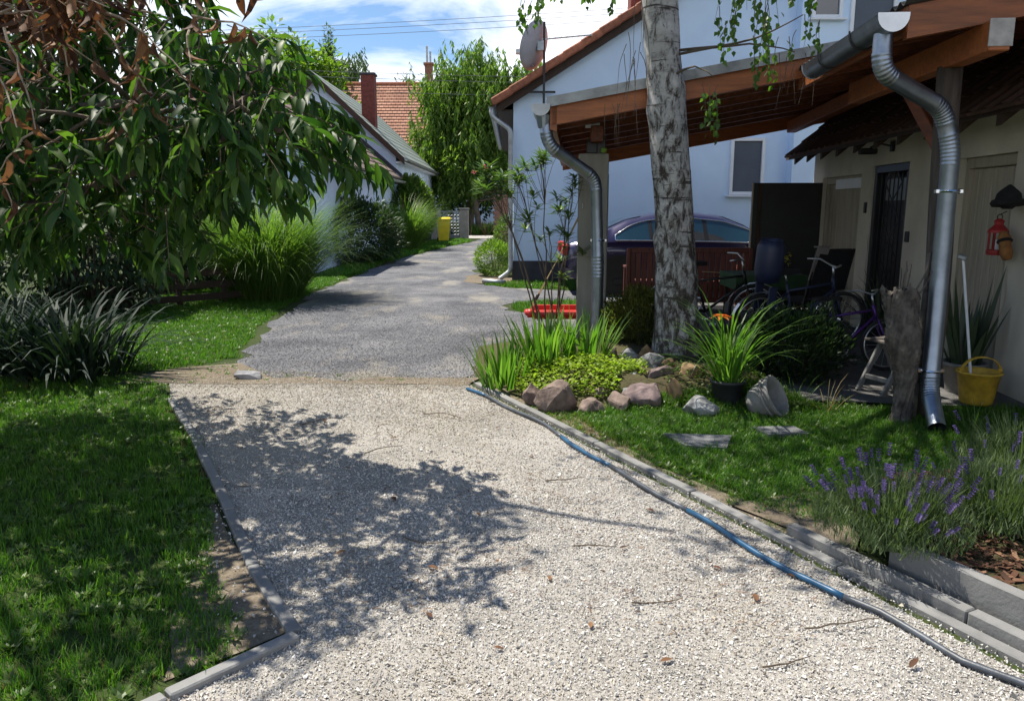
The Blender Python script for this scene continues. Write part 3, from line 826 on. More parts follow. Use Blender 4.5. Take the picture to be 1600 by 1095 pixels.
MB().prism([(-.02, .0, 2.66), (-.02, .0, 2.40), (.05, .0, 2.38), (.05, .0, 2.67)], (0, 4.8, -.12)).build('fascia', m_pine, cp)
MB().beam((.47, .75, 2.425), (.47, 4.9, 2.32), .14, .17, .006).build('purlin', m_piney, cp)
MB().beam((3.6, .12, 2.98), (3.6, 4.9, 2.86), .14, .17, .006).build('purlin', m_pine, cp)
mb = MB().box((.44, 1.04, 1.11), (.34, .30, 2.22), .012)
mb.build('pillar', mat('grey_fibre_concrete', (.27, .26, .225), .85, .2, 3, bmp=.2, stretch=(3, 3, .5)), cp)
MB().box((.60, 1.1, 1.0), (.04, .03, 2.0)).build('cable_duct', m_black, cp)
MB().beam((.42, 1.0, 2.221), (.42, 1.0, 2.36), .12, .12, .01).box((.47, .98, 2.30), (.2, .05, .16), .005).build('post_bracket', m_black, cp)
MB().box((.42, .885, 2.56), (.16, .006, .13)).build('steel_plate', m_steel, cp)
MB().beam((.47, 4.75, 0), (.47, 4.75, 2.25), .13, .13, .01).build('post', m_darkwood, cp)
g = gutter_mesh((-.11, -.07, 2.62), (-.11, 4.95, 2.50), .092).build('gutter', m_zinc, cp, True)
half_disc((-.11, -.075, 2.62), (0, -1, 0), .096).build('gutter_end', m_zinc, g)
for k in range(6):
    hook((-.11, .4 + k * .8, 2.61 - k * .019), .096).build('gutter_hook', m_zinc, g)
p = downpipe_mesh([(-.07, .06, 2.53), (-.05, .06, 2.26), (.46, .38, 1.93), (.50, .42, 1.0), (.50, .42, .06)], .062, 14, .13, 7).build('downpipe', m_metal, cp, True)
MB().lathe([(.062, -.1), (.085, .0), (.09, .02)], 14, (-.08, .06, 2.52), cap=False).build('outlet', m_metal, p)
for z in (1.28,):
    MB().ring((.50, .42, z), .066, .011, (0, 0, 1), 16, 6).box((.575, .42, z), (.03, .03, .035), .005).box((.425, .42, z), (.03, .03, .035), .005).build('pipe_clamp', m_chrome, p)
tb = tag(MB().lathe([(.0, 0), (.02, .004), (.034, .02), (.036, .034), (.03, .056), (.012, .068), (.0, .069)], 14, (1.03, 8.87, 2.222)).build('tennis_ball', mat('green_felt', (.18, .32, .05), .95, .2, 30, bmp=.5), None, True), 'small green ball lying on top of the grey carport pillar', 'ball')

# ---- terrace roof nearer to us, on a rough post
tr = thing('terrace_roof', 'lean-to porch roof on a rough dark post with large steel gutter', 'porch roof', (2.62, 5.4, 0), RZ)
def bz(x): return 2.93 + .174 * x
mb = MB(); vs, fs = [], []; ny_, nx_ = 150, 8
for i in range(nx_ + 1):
    for j in range(ny_ + 1):
        x = -.06 + 4.6 * i / nx_; y = -.12 + 2.6 * j / ny_
        vs.append((x, y, bz(x) + .03 + .018 * math.cos(y * 2 * math.pi / .13)))
for i in range(nx_):
    for j in range(ny_): fs.append((i * (ny_ + 1) + j, (i + 1) * (ny_ + 1) + j, (i + 1) * (ny_ + 1) + j + 1, i * (ny_ + 1) + j + 1))
o = MB().add(vs, fs).build('corrugated_sheet', mat('dark_corrugated_sheet', (.04, .036, .034), .8, .3, 5, bmp=.3), tr, True)
o.modifiers.new('thickness', 'SOLIDIFY').thickness = .006
def bbeam(x0, x1, y, w, top, bot):
    return MB().add([(x0, y, bz(x0) + top), (x1, y, bz(x1) + top), (x1, y + w, bz(x1) + top), (x0, y + w, bz(x0) + top),
                     (x0, y, bz(x0) + bot), (x1, y, bz(x1) + bot), (x1, y + w, bz(x1) + bot), (x0, y + w, bz(x0) + bot)],
                    [(0, 1, 2, 3), (7, 6, 5, 4), (0, 4, 5, 1), (1, 5, 6, 2), (2, 6, 7, 3), (3, 7, 4, 0)])
bbeam(-.02, 4.4, -.06, .07, .008, -.20).build('rafter', m_pine, tr)
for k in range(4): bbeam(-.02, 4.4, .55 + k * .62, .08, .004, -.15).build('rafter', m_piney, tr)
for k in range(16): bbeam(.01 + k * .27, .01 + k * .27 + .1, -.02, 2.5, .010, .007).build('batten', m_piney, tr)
MB().beam((.0, -.05, 2.85), (.0, 2.5, 2.85), .05, .17, .004).build('fascia', m_pine, tr)
MB().beam((.52, -.16, 2.72), (.52, 2.5, 2.72), .13, .19, .006).build('purlin', m_pine, tr)
MB().box((.52, -.163, 2.735), (.15, .012, .17), .002).build('end_cover', mat('grey_foil_patch', (.35, .33, .30), .6, .25, 12, bmp=.4), tr)
MB().beam((.53, .50, 2.06), (.525, 1.35, 2.70), .10, .12, .006).build('brace', m_piney, tr)
mb = MB(); path, rad = [], []
for k in range(9):
    t = k / 8; path.append((.60 - .06 * t + .012 * math.sin(5 * t), .52 + .01 * math.cos(7 * t), 2.64 * t)); rad.append(.088 - .004 * math.sin(9 * t))
mb.tube(path, rad, 9); mb.build('post', m_oldpost, tr, True)
MB().beam((.47, .44, .02), (.49, .46, 1.3), .03, .06, .004).build('side_batten', m_deadwood, tr)
g = gutter_mesh((-.13, -.10, 2.86), (-.11, 1.72, 2.845), .095).build('gutter', m_metal, tr, True)
half_disc((-.13, -.105, 2.86), (0, -1, 0), .1).build('gutter_end', m_steel, g)
half_disc((-.11, 1.725, 2.845), (0, 1, 0), .1).build('gutter_end', m_steel, g)
for y in (.45, 1.2): hook((-.125, y, 2.853), .100).build('gutter_hook', m_black, g)
p = downpipe_mesh([(-.13, .05, 2.78), (-.13, .05, 2.54), (.42, .33, 2.33), (.52, .36, 2.05), (.53, .34, .27), (.47, .02, .06)], .0615, 18, .12, 8).build('downpipe', m_metal, tr, True)
for z in (.42, 1.75):
    MB().ring((.528, .348, z), .066, .011, (0, 0, 1), 18, 6).box((.61, .348, z), (.035, .03, .035), .006).box((.445, .348, z), (.035, .03, .035), .006).build('pipe_clamp', m_chrome, p)

# ---- cream outbuilding with its doors
ob = thing('outbuilding', 'low cream rendered outbuilding under the porch with dark tiled eave', 'outbuilding', (4.25, 6.0, 0), RZ)
mb = MB()
ops = [(.75, 1.75, 2.10), (2.95, 4.05, 2.14), (4.45, 6.1, 2.06)]
ys = -2.0
for y0, y1, zt in ops:
    mb.prism([(0, ys, 0), (0, y0, 0), (0, y0, 2.75), (0, ys, 2.75)], (.3, 0, 0)); mb.prism([(0, y0, zt), (0, y1, zt), (0, y1, 2.75), (0, y0, 2.75)], (.3, 0, 0)); ys = y1
mb.prism([(0, ys, 0), (0, 6.6, 0), (0, 6.6, 2.75), (0, ys, 2.75)], (.3, 0, 0))
mb.prism([(.3, 6.3, 0), (4, 6.3, 0), (4, 6.3, 5), (2.4, 6.3, 5), (.3, 6.3, 2.75)], (0, .3, 0))
mb.prism([(.3, -1.99, 0), (4, -1.99, 0), (4, -1.99, 3.6), (2.4, -1.99, 4.7), (.3, -1.99, 2.75)], (0, .3, 0))
mb.build('wall', m_cream, ob)
MB().box((.6, 2.3, 1.2), (.05, 8.4, 2.5)).build('interior_shade', m_black, ob)  # black sheet standing in for the deep shade behind the doors
def plank_door(y0, y1, zt, name, n, m):
    d = MB().box((.10, (y0 + y1) / 2, zt - .05), (.09, y1 - y0, .1), .006).box((.10, y0 + .04, zt / 2 - .05), (.09, .08, zt - .1), .006).box((.10, y1 - .04, zt / 2 - .05), (.09, .08, zt - .1), .006).build(name, m, ob)
    w = (y1 - y0 - .16) / n
    for k in range(n): MB().box((.11, y0 + .08 + w * (k + .5), (zt - .1) / 2 + .01), (.035, w - .008, zt - .13), .006).build('plank', m, d)
    return d
d = plank_door(.75, 1.75, 2.10, 'plank_door', 7, m_paledoor)
d = plank_door(4.45, 6.1, 2.06, 'double_door', 11, m_paledoor)
MB().box((.06, 5.1, 1.95), (.02, 1.1, .14), .004).build('transom_board', m_whitepaint, d)
d = MB().box((.08, 3.5, 2.09), (.12, 1.1, .09), .006).box((.08, 3.0, 1.02), (.12, .09, 2.05), .006).box((.08, 4.0, 1.02), (.12, .09, 2.05), .006).build('grille_door', m_black, ob)
MB().box((.14, 3.5, 1.0), (.03, .9, 1.98)).build('door_panel', mat('dark_door_panel', (.03, .028, .03), .5, .3, 5, bmp=.1), d)
MB().box((.12, 3.5, 1.84), (.012, .8, .26)).build('pane', mat('frosted_pane', (.34, .36, .37), .3, .1, 5, bmp=0), d)
for k in range(7):
    MB().beam((.055, 3.12 + k * .125, .06), (.055, 3.12 + k * .125, 2.03), .014, .014).build('bar', m_black, d)
for k in range(4):
    z = .35 + k * .45
    MB().beam((.052, 3.5, z), (.052, 3.75, z + .22), .012, .012).beam((.052, 3.75, z + .22), (.052, 3.5, z + .44), .012, .012).beam((.052, 3.5, z), (.052, 3.25, z + .22), .012, .012).beam((.052, 3.25, z + .22), (.052, 3.5, z + .44), .012, .012).build('diamond_bar', m_black, d)
MB().box((-.01, 2.82, 1.3), (.03, .08, .12), .006).build('switch', m_potd, ob)
MB().box((-.01, 4.2, 1.62), (.03, .06, .14), .006).build('switch', m_black, ob)
lf = MB().box((-.52, 6.12, 1.02), (1.04, .055, 1.94), .006).build('open_door_leaf', m_black, ob)
MB().box((-1.045, 6.12, 1.02), (.02, .065, 1.95), .003).build('edge_strip', m_paledoor, lf)  # pale strip paints the light reflected along the leaf's outer edge
MB().box((-.94, 6.088, 1.02), (.06, .02, 1.9), .003).build('edge_strip', m_darkwood, lf)
mb = MB().tube([(-.02, 3.45, 2.34), (-.16, 3.5, 2.38), (-.24, 3.55, 2.33)], .012, 6).box((-.26, 3.56, 2.29), (.2, .12, .07), .015).box((-.02, 3.45, 2.34), (.03, .09, .12), .01)
mb.build('wall_lamp', m_black, ob)
# its roof: deck, rafters ends, and tiles in courses along the eave
def oz(x): return 2.33 + .86 * (x + .45)
MB().prism([(-.42, -2, oz(-.42)), (2.4, -2, oz(2.4)), (2.4, -2, oz(2.4) + .05), (-.42, -2, oz(-.42) + .05)], (0, 8.72, 0)).build('roof_deck', m_darkwood, ob)
for k in range(13):
    y = -1.7 + k * .66
    MB().prism([(-.40, y, oz(-.40) - .004), (.0, y, oz(0) - .004), (.0, y, oz(0) - .10), (-.40, y, oz(-.40) - .10)], (0, .08, 0)).build('rafter_end', m_darkwood, ob)
tm = MB().prism([(-.17, -.118, 0), (.19, -.118, 0), (.19, -.118, .03), (-.17, -.118, .03)], (0, .236, 0)).prism([(-.17, -.06, .0301), (.19, -.06, .0301), (.19, -.03, .055), (-.17, -.03, .055), ], (0, .06, 0)).mesh('tile', m_tiledk)
for r_ in range(4):
    for k in range(35):
        x = -.34 + r_ * .24; y = -1.88 + k * .245
        link('tile', tm, ob, Matrix.Translation((x, y, oz(x) + .06 + .002 * (k % 3))) @ Matrix.Rotation(-math.atan(.86) + .06, 4, 'Y') @ Matrix.Rotation(.02 * math.sin(k * 5.1 + r_), 4, 'Z'))

# ---- left: house at the back of the lane and its annex
lh = thing('gable_house', 'white gabled house with grey green roof and brown shutters left of the lane', 'house', (-4.7, 32, 0))
A = .93
mb = MB(); mb.prism([(0, 0, 0), (-6.2, 0, 0), (-6.2, 0, 3.7), (-3.1, 0, 3.7 + A * 3.1), (0, 0, 3.7)], (0, .3, 0))
mb.prism([(0, .3, 0), (0, 15, 0), (0, 15, 3.7), (0, .3, 3.7)], (-.3, 0, 0))
mb.prism([(0, 15, 0), (-6.2, 15, 0), (-6.2, 15, 3.7), (-3.1, 15, 3.7 + A * 3.1), (0, 15, 3.7)], (0, .3, 0))
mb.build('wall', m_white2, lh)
def lz(x): return 3.74 - A * x
rf = MB().prism([(.36, -.25, lz(.36)), (-3.1, -.25, lz(-3.1)), (-3.1, -.25, lz(-3.1) + .12), (.36, -.25, lz(.36) + .1)], (0, 15.7, 0)).build('roof', m_slate, lh)
for k in range(11):
    x = .34 - k * .33
    MB().prism([(x, -.2, lz(x) + .101), (x - .33, -.2, lz(x - .33) + .102), (x - .33, -.2, lz(x - .33) + .112), (x, -.2, lz(x) + .135)], (0, 15.6, 0)).build('sheet_course', m_slate, rf)
MB().prism([(-3.1, -.25, lz(-3.1)), (-6.56, -.25, lz(.36)), (-6.56, -.25, lz(.36) + .1), (-3.1, -.25, lz(-3.1) + .12)], (0, 15.7, 0)).build('roof', m_slate, lh)
MB().prism([(.38, -.30, lz(.38) - .14), (-3.1, -.30, lz(-3.1) - .16), (-3.1, -.30, lz(-3.1) + .13), (.38, -.30, lz(.38) + .13)], (0, .045, 0)).build('barge_board', m_darkwood, lh)
MB().prism([(-6.58, -.30, lz(.38) - .14), (-3.1, -.30, lz(-3.1) - .16), (-3.1, -.30, lz(-3.1) + .13), (-6.58, -.30, lz(.38) + .13)], (0, .045, 0)).build('barge_board', m_darkwood, lh)
MB().box((.17, 7.6, 3.36), (.36, 15.4, .06)).build('soffit', m_whitepaint, lh)
gutter_mesh((.46, -.25, 3.48), (.46, 15.4, 3.46), .08).build('gutter', m_zinc, lh, True)
ch = MB().box((-1.4, 2.2, 5.9), (.56, .6, 2.3), .015).build('chimney', m_brick, lh)
MB().box((-1.4, 2.2, 7.09), (.66, .7, .1), .015).build('chimney_cap', m_plinth, ch)
for y in (1.9, 6.2):
    w = window(lh, (0, y, 2.15), .95, 1.35, R(90), fr=.08, mull=1)
    for s in (-1, 1):
        sh = MB(); q = [(-.25, 0, -.72), (.25, 0, -.72), (.25, 0, .60)] + [(.25 * math.cos(math.pi * k / 8), 0, .60 + .14 * math.sin(math.pi * k / 8)) for k in range(1, 8)] + [(-.25, 0, .60)]
        sh.prism(q, (0, -.05, 0))
        for k in range(8): sh.box((0, -.06, -.6 + k * .15), (.36, .025, .05), .004)
        so = sh.build('shutter', mat('brown_shutter', (.24, .11, .04), .6, .3, 5, bmp=.2), w)
        so.location = (s * .80, -.06 if s < 0 else -.12, 0); so.rotation_euler = (0, 0, s * R(28))
MB().tube([(.3, 15.2, 3.4), (.04, 15.2, 3.1), (.04, 15.2, .1)], .05, 8).build('downpipe', m_zinc, lh, True)
an = thing('annex', 'low white annex with brown tiled lean roof before the gabled house', 'annex', (-4.85, 17.6, 0))
MB().box((-.15, 7.95, 1.35), (.3, 12.7, 2.7)).build('wall', m_white2, an)
MB().prism([(-.3, 1.6, 0), (-4.4, 1.6, 0), (-4.4, 1.6, 3.2), (-2.5, 1.6, 4.9), (-.3, 1.6, 3.0)], (0, .3, 0)).build('end_wall', m_white2, an)
def az(x): return 2.74 - .87 * (x - .35)
MB().prism([(.35, 1.4, az(.35) - .02), (-2.5, 1.4, az(-2.5) - .02), (-5.2, 1.4, 2.8), (-5.2, 1.4, 2.7), (-2.5, 1.4, az(-2.5) - .14), (.35, 1.4, az(.35) - .1)], (0, 12.7, 0)).build('roof_deck', m_darkwood, an)
for k in range(11):
    x = .40 - k * .27
    MB().prism([(x, 1.35, az(x) - .015), (x - .29, 1.35, az(x - .29) - .015), (x - .29, 1.35, az(x - .29) + .012), (x, 1.35, az(x) + .05)], (0, 12.8, 0)).build('tile_course', m_tileb, an)
MB().prism([(.40, 14.16, az(.4) + .05), (-2.5, 14.16, az(-2.5) + .05), (-2.5, 14.16, az(-2.5) + .24), (.40, 14.16, az(.4) + .2)], (0, .2, 0)).build('wall_flashing', m_plinth, an)
gutter_mesh((.47, 1.35, 2.60), (.47, 14.2, 2.58), .08).build('gutter', m_zinc, an, True)
MB().box((.18, 7.8, 2.52), (.36, 12.6, .05)).build('soffit', m_darkwood, an)

# ---- big tiled roof far behind
fh = thing('tiled_house', 'far house with large salmon tiled roof and brick chimney behind the trees', 'house', (-6.0, 60, 0))
MB().box((0, 4, 3), (14, 8, 6)).build('wall', m_white2, fh)
def tiles_mat():
    m, nt, bs = nodes_of('salmon_roof_tiles')
    tc = nt.nodes.new('ShaderNodeTexCoord'); br = nt.nodes.new('ShaderNodeTexBrick')
    mp = nt.nodes.new('ShaderNodeMapping'); mp.inputs['Rotation'].default_value = (R(-48), 0, 0)
    nt.links.new(tc.outputs['Object'], mp.inputs[0]); nt.links.new(mp.outputs[0], br.inputs['Vector'])
    br.inputs['Scale'].default_value = 1.0; br.inputs['Brick Width'].default_value = .36; br.inputs['Row Height'].default_value = .3
    br.inputs['Mortar Size'].default_value = .035; br.inputs['Mortar Smooth'].default_value = .6
    br.inputs['Color1'].default_value = (.50, .27, .18, 1); br.inputs['Color2'].default_value = (.40, .19, .12, 1); br.inputs['Mortar'].default_value = (.16, .07, .045, 1)
    nt.links.new(mixc(nt, .5, br.outputs[0], ramp(nt, noise_tex(nt, .8, 5), [(.3, (.6, .6, .6)), (.7, (1.2, 1.15, 1.1))]), 'MULTIPLY'), bs.inputs['Base Color'])
    bs.inputs['Roughness'].default_value = .9
    bump(nt, bs, br.outputs[1], -.5, .05); return m
m_far = tiles_mat()
rf = MB().prism([(-7.4, -.6, 5.9), (7.4, -.6, 5.9), (7.4, 4, 11.0), (-7.4, 4, 11.0)], (0, .08, .12)).build('roof', m_far, fh)
for k in range(21):                           # overlapping courses of tiles
    t0, t1 = k / 21, (k + 1.05) / 21
    y0, z0, y1, z1 = -.6 + 4.6 * t0, 5.9 + 5.1 * t0, -.6 + 4.6 * t1, 5.9 + 5.1 * t1
    MB().prism([(-7.4, y0 - .12, z0 + .01), (7.4, y0 - .12, z0 + .01), (7.4, y1 - .02, z1 + .02), (-7.4, y1 - .02, z1 + .02)], (0, -.05, .06)).build('tile_course', m_far, rf)
MB().prism([(-7.4, 8.6, 5.9), (7.4, 8.6, 5.9), (7.4, 4, 11.0), (-7.4, 4, 11.0)], (0, .08, .12)).build('roof', m_far, fh)
MB().tube([(-7.4, 3.95, 11.14), (7.4, 3.95, 11.14)], .14, 8).build('ridge', m_tile, fh)
ch = MB().box((-.55, 3.6, 11.6), (.6, .6, 2.0), .02).box((-.55, 3.6, 12.55), (.78, .78, .18), .02).build('chimney', m_brick2, fh)
MB().tube([(-.68, 3.6, 12.6), (-.68, 3.6, 13.9)], .09, 8).tube([(-.42, 3.6, 12.6), (-.42, 3.6, 13.5)], .08, 8).build('flue', m_zinc, ch)
MB().box((-.75, 3.2, 10.85), (1.0, .6, .2), .02).build('flashing', m_zinc, ch)
# brick post and fence bits at the end of the lane
pm = mat('grey_rendered_pier', (.33, .29, .25), .9, .2, 4, bmp=.3)
for x, lab in ((-2.35, 'grey gate pier with flat cap at the lane end right of the gate'), (-3.75, 'grey gate pier half hidden behind the yellow bin')):
    t = thing('gate_pier', lab, 'gate pier', (x, 38.3, 0), 0, 'gate piers')
    MB().box((0, 0, .72), (.42, .42, 1.44), .015).build('shaft', pm, t)
    MB().box((0, 0, 1.48), (.5, .5, .08), .02).build('cap', m_conc, t)
gt = thing('lattice_gate', 'dark openwork gate between the two grey piers', 'gate', (-3.05, 38.3, 0))
MB().beam((-.48, 0, 1.36), (.48, 0, 1.36), .05, .05).beam((-.48, 0, .2), (.48, 0, .2), .05, .05).beam((-.47, 0, .2), (-.47, 0, 1.36), .05, .05).beam((.47, 0, .2), (.47, 0, 1.36), .05, .05).build('frame', m_zinc, gt)
for k in range(6):
    for j in range(7):
        MB().ring((-.38 + k * .152, 0, .31 + j * .155), .072, .012, (0, 1, 0), 10, 4).build('scroll', m_zinc, gt)
MB().box((0, 0, .1), (.98, .3, .2), .01).build('footing', m_conc, gt)
bw = thing('brick_pier', 'orange brick pier standing behind the white house corner', 'pier', (-.35, 26, 0))
bm_ = MB().box((0, 0, 0), (.245, .12, .065), .006).mesh('brick', m_brick2)
MB().box((0, 0, 1.0), (.48, .23, 2.0)).build('mortar_core', m_conc, bw)
for j in range(26):
    for k in range(2):
        link('brick', bm_, bw, Matrix.Translation(((-.125 if k == 0 else .125) + (.06 if j % 2 else -.0) - .03, -.07, .04 + j * .076)))
# overhead wires, each sagging between far poles
def wire(p0, p1, sag, r, lab):
    p0, p1 = Vector(p0), Vector(p1); pts = []
    for k in range(25):
        t = k / 24; q = p0.lerp(p1, t); q.z -= sag * 4 * t * (1 - t); pts.append(q)
    tag(MB().tube(pts, r, 5).build('overhead_wire', mat('grey_cable', (.1, .105, .12), .6, .1, 2, bmp=0)), lab, 'cable', 'overhead wires')
for k, (dz, w_) in enumerate(((0, 'topmost'), (-.18, 'second'), (-.42, 'third'))):
    wire((-30, 40, 9.7 + dz), (22, 40, 12.4 + dz * 1.4), .5, .011, w_ + ' of the three overhead wires crossing the clouds')
for k, (dz, w_) in enumerate(((0, 'upper'), (-.3, 'middle'), (-1.0, 'lowest'))):
    wire((-24, 45, 9.6 + dz), (14, 44, 8.4 + dz), .25, .012, w_ + ' of the three low wires before the tiled roof')
# ------------------------------------------------------------------ plants
def leaf_template(w=.30, droop=.35, fold=.10, n=4):
    """lance leaf of length 1 along Y, folded on the midrib and bent down; triangles"""
    V, F = [], []
    for i in range(n + 1):
        t = i / n; ww = w / 2 * (math.sin(math.pi * min(1, t * .96 + .04)) ** .8) * (1.15 - .3 * t)
        if i == n: ww = 0.004
        z = -droop * t * t; y = t * (1 - .12 * droop * t)
        V += [(-ww, y, z + fold * ww * 4), (0, y, z), (ww, y, z + fold * ww * 4)]
    for i in range(n):
        a = 3 * i
        F += [(a, a + 1, a + 4, a + 3), (a + 1, a + 2, a + 5, a + 4)]
    return V, F
def quad_leaf(w=.5):
    return [(0, 0, 0), (-w / 2, .5, .06), (0, 1, -.05), (w / 2, .5, .06)], [(0, 3, 2, 1)]
def rvec(r):
    while True:
        v = Vector((r.uniform(-1, 1), r.uniform(-1, 1), r.uniform(-1, 1)))
        if .05 < v.length < 1: return v
def Mnp(Ms): return np.array([[list(row) for row in M] for M in Ms], np.float32)
def limb(mb, p0, p1, r0, r1, r, bow=.15, n=6, seg=7):
    p0, p1 = Vector(p0), Vector(p1); L = (p1 - p0).length
    o = rvec(r) * L * bow; pts, rad = [], []
    for k in range(seg + 1):
        t = k / seg; q = p0.lerp(p1, t) + o * math.sin(math.pi * t) + rvec(r) * L * .015
        pts.append(q); rad.append(r0 + (r1 - r0) * t)
    mb.tube(pts, rad, n); return pts
def tree(name, label, cat, base, trunk_top, r0, lobes, nclump, per, leaf, size, m_leaf, seed, droop=0.0, group=None, clump_r=.55, shell=.55, limbs=8, bark=None, strands=0, strand_len=1.5):
    """tapered trunk, limbs to the lobes, and leaves gathered in clumps through the lobes' volume"""
    r = random.Random(seed)
    t = thing(name, label, cat, base, 0, group); base = Vector(base)
    mb = MB(); pts = limb(mb, (0, 0, -.1), Vector(trunk_top) - base, r0, r0 * .5, r, .05, 9, 9)
    for k in range(limbs):
        lo = lobes[k % len(lobes)]; c = Vector(lo[0]) - base
        e = c + Vector((r.uniform(-.6, .6) * lo[1][0], r.uniform(-.6, .6) * lo[1][1], r.uniform(-.5, .5) * lo[1][2]))
        limb(mb, pts[r.randint(4, 8)], e, r0 * .34, r0 * .05, r, .12, 6)
    mb.build('trunk', bark or m_bark, t, True)
    Ms = []; vol = [lo[1][0] * lo[1][1] * lo[1][2] for lo in lobes]
    for _ in range(nclump):
        lo = r.choices(lobes, vol)[0]
        d = rvec(r).normalized() * (shell + (1 - shell) * r.random()) * (1 if r.random() < .8 else r.random())
        c = Vector(lo[0]) + Vector((d.x * lo[1][0], d.y * lo[1][1], d.z * lo[1][2])) - base
        cr = clump_r * r.uniform(.6, 1.3)
        if strands:
            for _ in range(strands):
                p = c + rvec(r) * cr; L = strand_len * r.uniform(.5, 1.3); dx = rvec(r) * .25
                for k in range(per):
                    u = k / per
                    q = p + Vector((dx.x * u * L, dx.y * u * L, -u * L + .25 * u * (1 - u)))
                    f = Vector((r.uniform(-.7, .7), r.uniform(-.7, .7), -.9))
                    Ms.append(M_of(q, f, rvec(r), size * r.uniform(.6, 1.3)))
        else:
            for _ in range(per):
                q = c + rvec(r) * cr
                f = (q - c).normalized() + rvec(r) * .8 + Vector((0, 0, -droop))
                Ms.append(M_of(q, f, Vector((0, 0, 1)) + rvec(r) * .7, size * r.uniform(.55, 1.35)))
    me = inst_mesh('crown', leaf[0], leaf[1], Mnp(Ms), m_leaf)
    link('crown', me, t)
    return t
def shrub(name, label, cat, c, rad, n, leaf, size, m_leaf, seed, stems=8, up=.4, group=None, lump=.25, inner=.45, droop=0):
    """leaves through an uneven dome, with stems inside"""
    r = random.Random(seed); c = Vector(c)
    t = thing(name, label, cat, (c.x, c.y, c.z - rad[2] if False else 0), 0, group); base = Vector((c.x, c.y, 0))
    mb = MB()
    for k in range(stems):
        d = rvec(r).normalized()
        limb(mb, (d.x * rad[0] * .15, d.y * rad[1] * .15, 0), (d.x * rad[0] * .7, d.y * rad[1] * .7, c.z + abs(d.z) * rad[2] * .6), .02 * max(rad), .006, r, .1, 5, 5)
    mb.build('stems', m_twig, t)
    Ms = []
    for _ in range(n):
        d = rvec(r).normalized(); u = (inner ** 3 + (1 - inner ** 3) * r.random()) ** (1 / 3)
        k = 1 + lump * mnoise.noise(d * 2.1 + Vector((seed, 0, 0))) + lump * .6 * mnoise.noise(d * 5 + Vector((0, seed, 0)))
        q = Vector((d.x * rad[0], d.y * rad[1], d.z * rad[2])) * u * k + c - base
        if q.z < .02: q.z = r.uniform(.02, .12)
        f = d + rvec(r) * .9 + Vector((0, 0, up - droop))
        Ms.append(M_of(q, f, Vector((0, 0, 1)) + rvec(r) * .6, size * r.uniform(.6, 1.3)))
    link('foliage', inst_mesh('foliage', leaf[0], leaf[1], Mnp(Ms), m_leaf), t)
    return t
LS_ = leaf_template(.42, .25, .1, 2); QL = quad_leaf(.5); QN = quad_leaf(.28); QW = quad_leaf(.8)

# ---- the chestnut in the left foreground
ct = thing('chestnut_tree', 'large overhanging tree with long glossy leaves and withered brown twigs, left foreground', 'tree', (-4.6, 5.6, 0))
cb = Vector((-4.6, 5.6, 0)); r = random.Random(11)
mb = MB(); tp = limb(mb, (0, 0, -.1), (.2, -.3, 4.2), .16, .08, r, .04, 10, 10)
mb.build('trunk', m_bark, ct, True)
# (centre, radii, sprays)
LOBES = [((-1.42, 4.5, 2.12), (.34, .5, .30), 40), ((-1.58, 4.5, 2.30), (.42, .6, .42), 62), ((-2.02, 4.5, 2.14), (.72, .75, .78), 125), ((-1.2, 5.3, 5.2), (1.0, .5, .35), 24), ((-3.6, 4.3, 4.7), (1.2, .9, .5), 150), ((-2.3, 4.3, 3.0), (.55, .8, .8), 50), ((-2.9, 4.9, 2.32), (1.0, 1.0, 1.02), 205), ((-3.9, 5.0, 2.42), (1.1, 1.2, 1.15), 240), ((-3.2, 4.7, 3.6), (1.2, 1.1, .8), 120),
         ((-4.8, 4.9, 3.3), (1.1, 1.5, 1.3), 130), ((-4.4, 3.6, 4.3), (1.4, 1.4, .8), 190), ((-3.0, 3.4, 4.6), (1.0, .9, .5), 80), ((-5.6, 3.6, 4.2), (1.2, 1.4, 1.1), 120), ((-5.2, 6.6, 3.2), (1.3, 1.2, 1.4), 100),
         ((-3.4, 5.9, 2.4), (1.1, .8, .8), 110), ((-6.2, 5.2, 2.6), (1.0, 1.4, 1.4), 40)]
leafM, twigs = [], MB()
branches = MB()
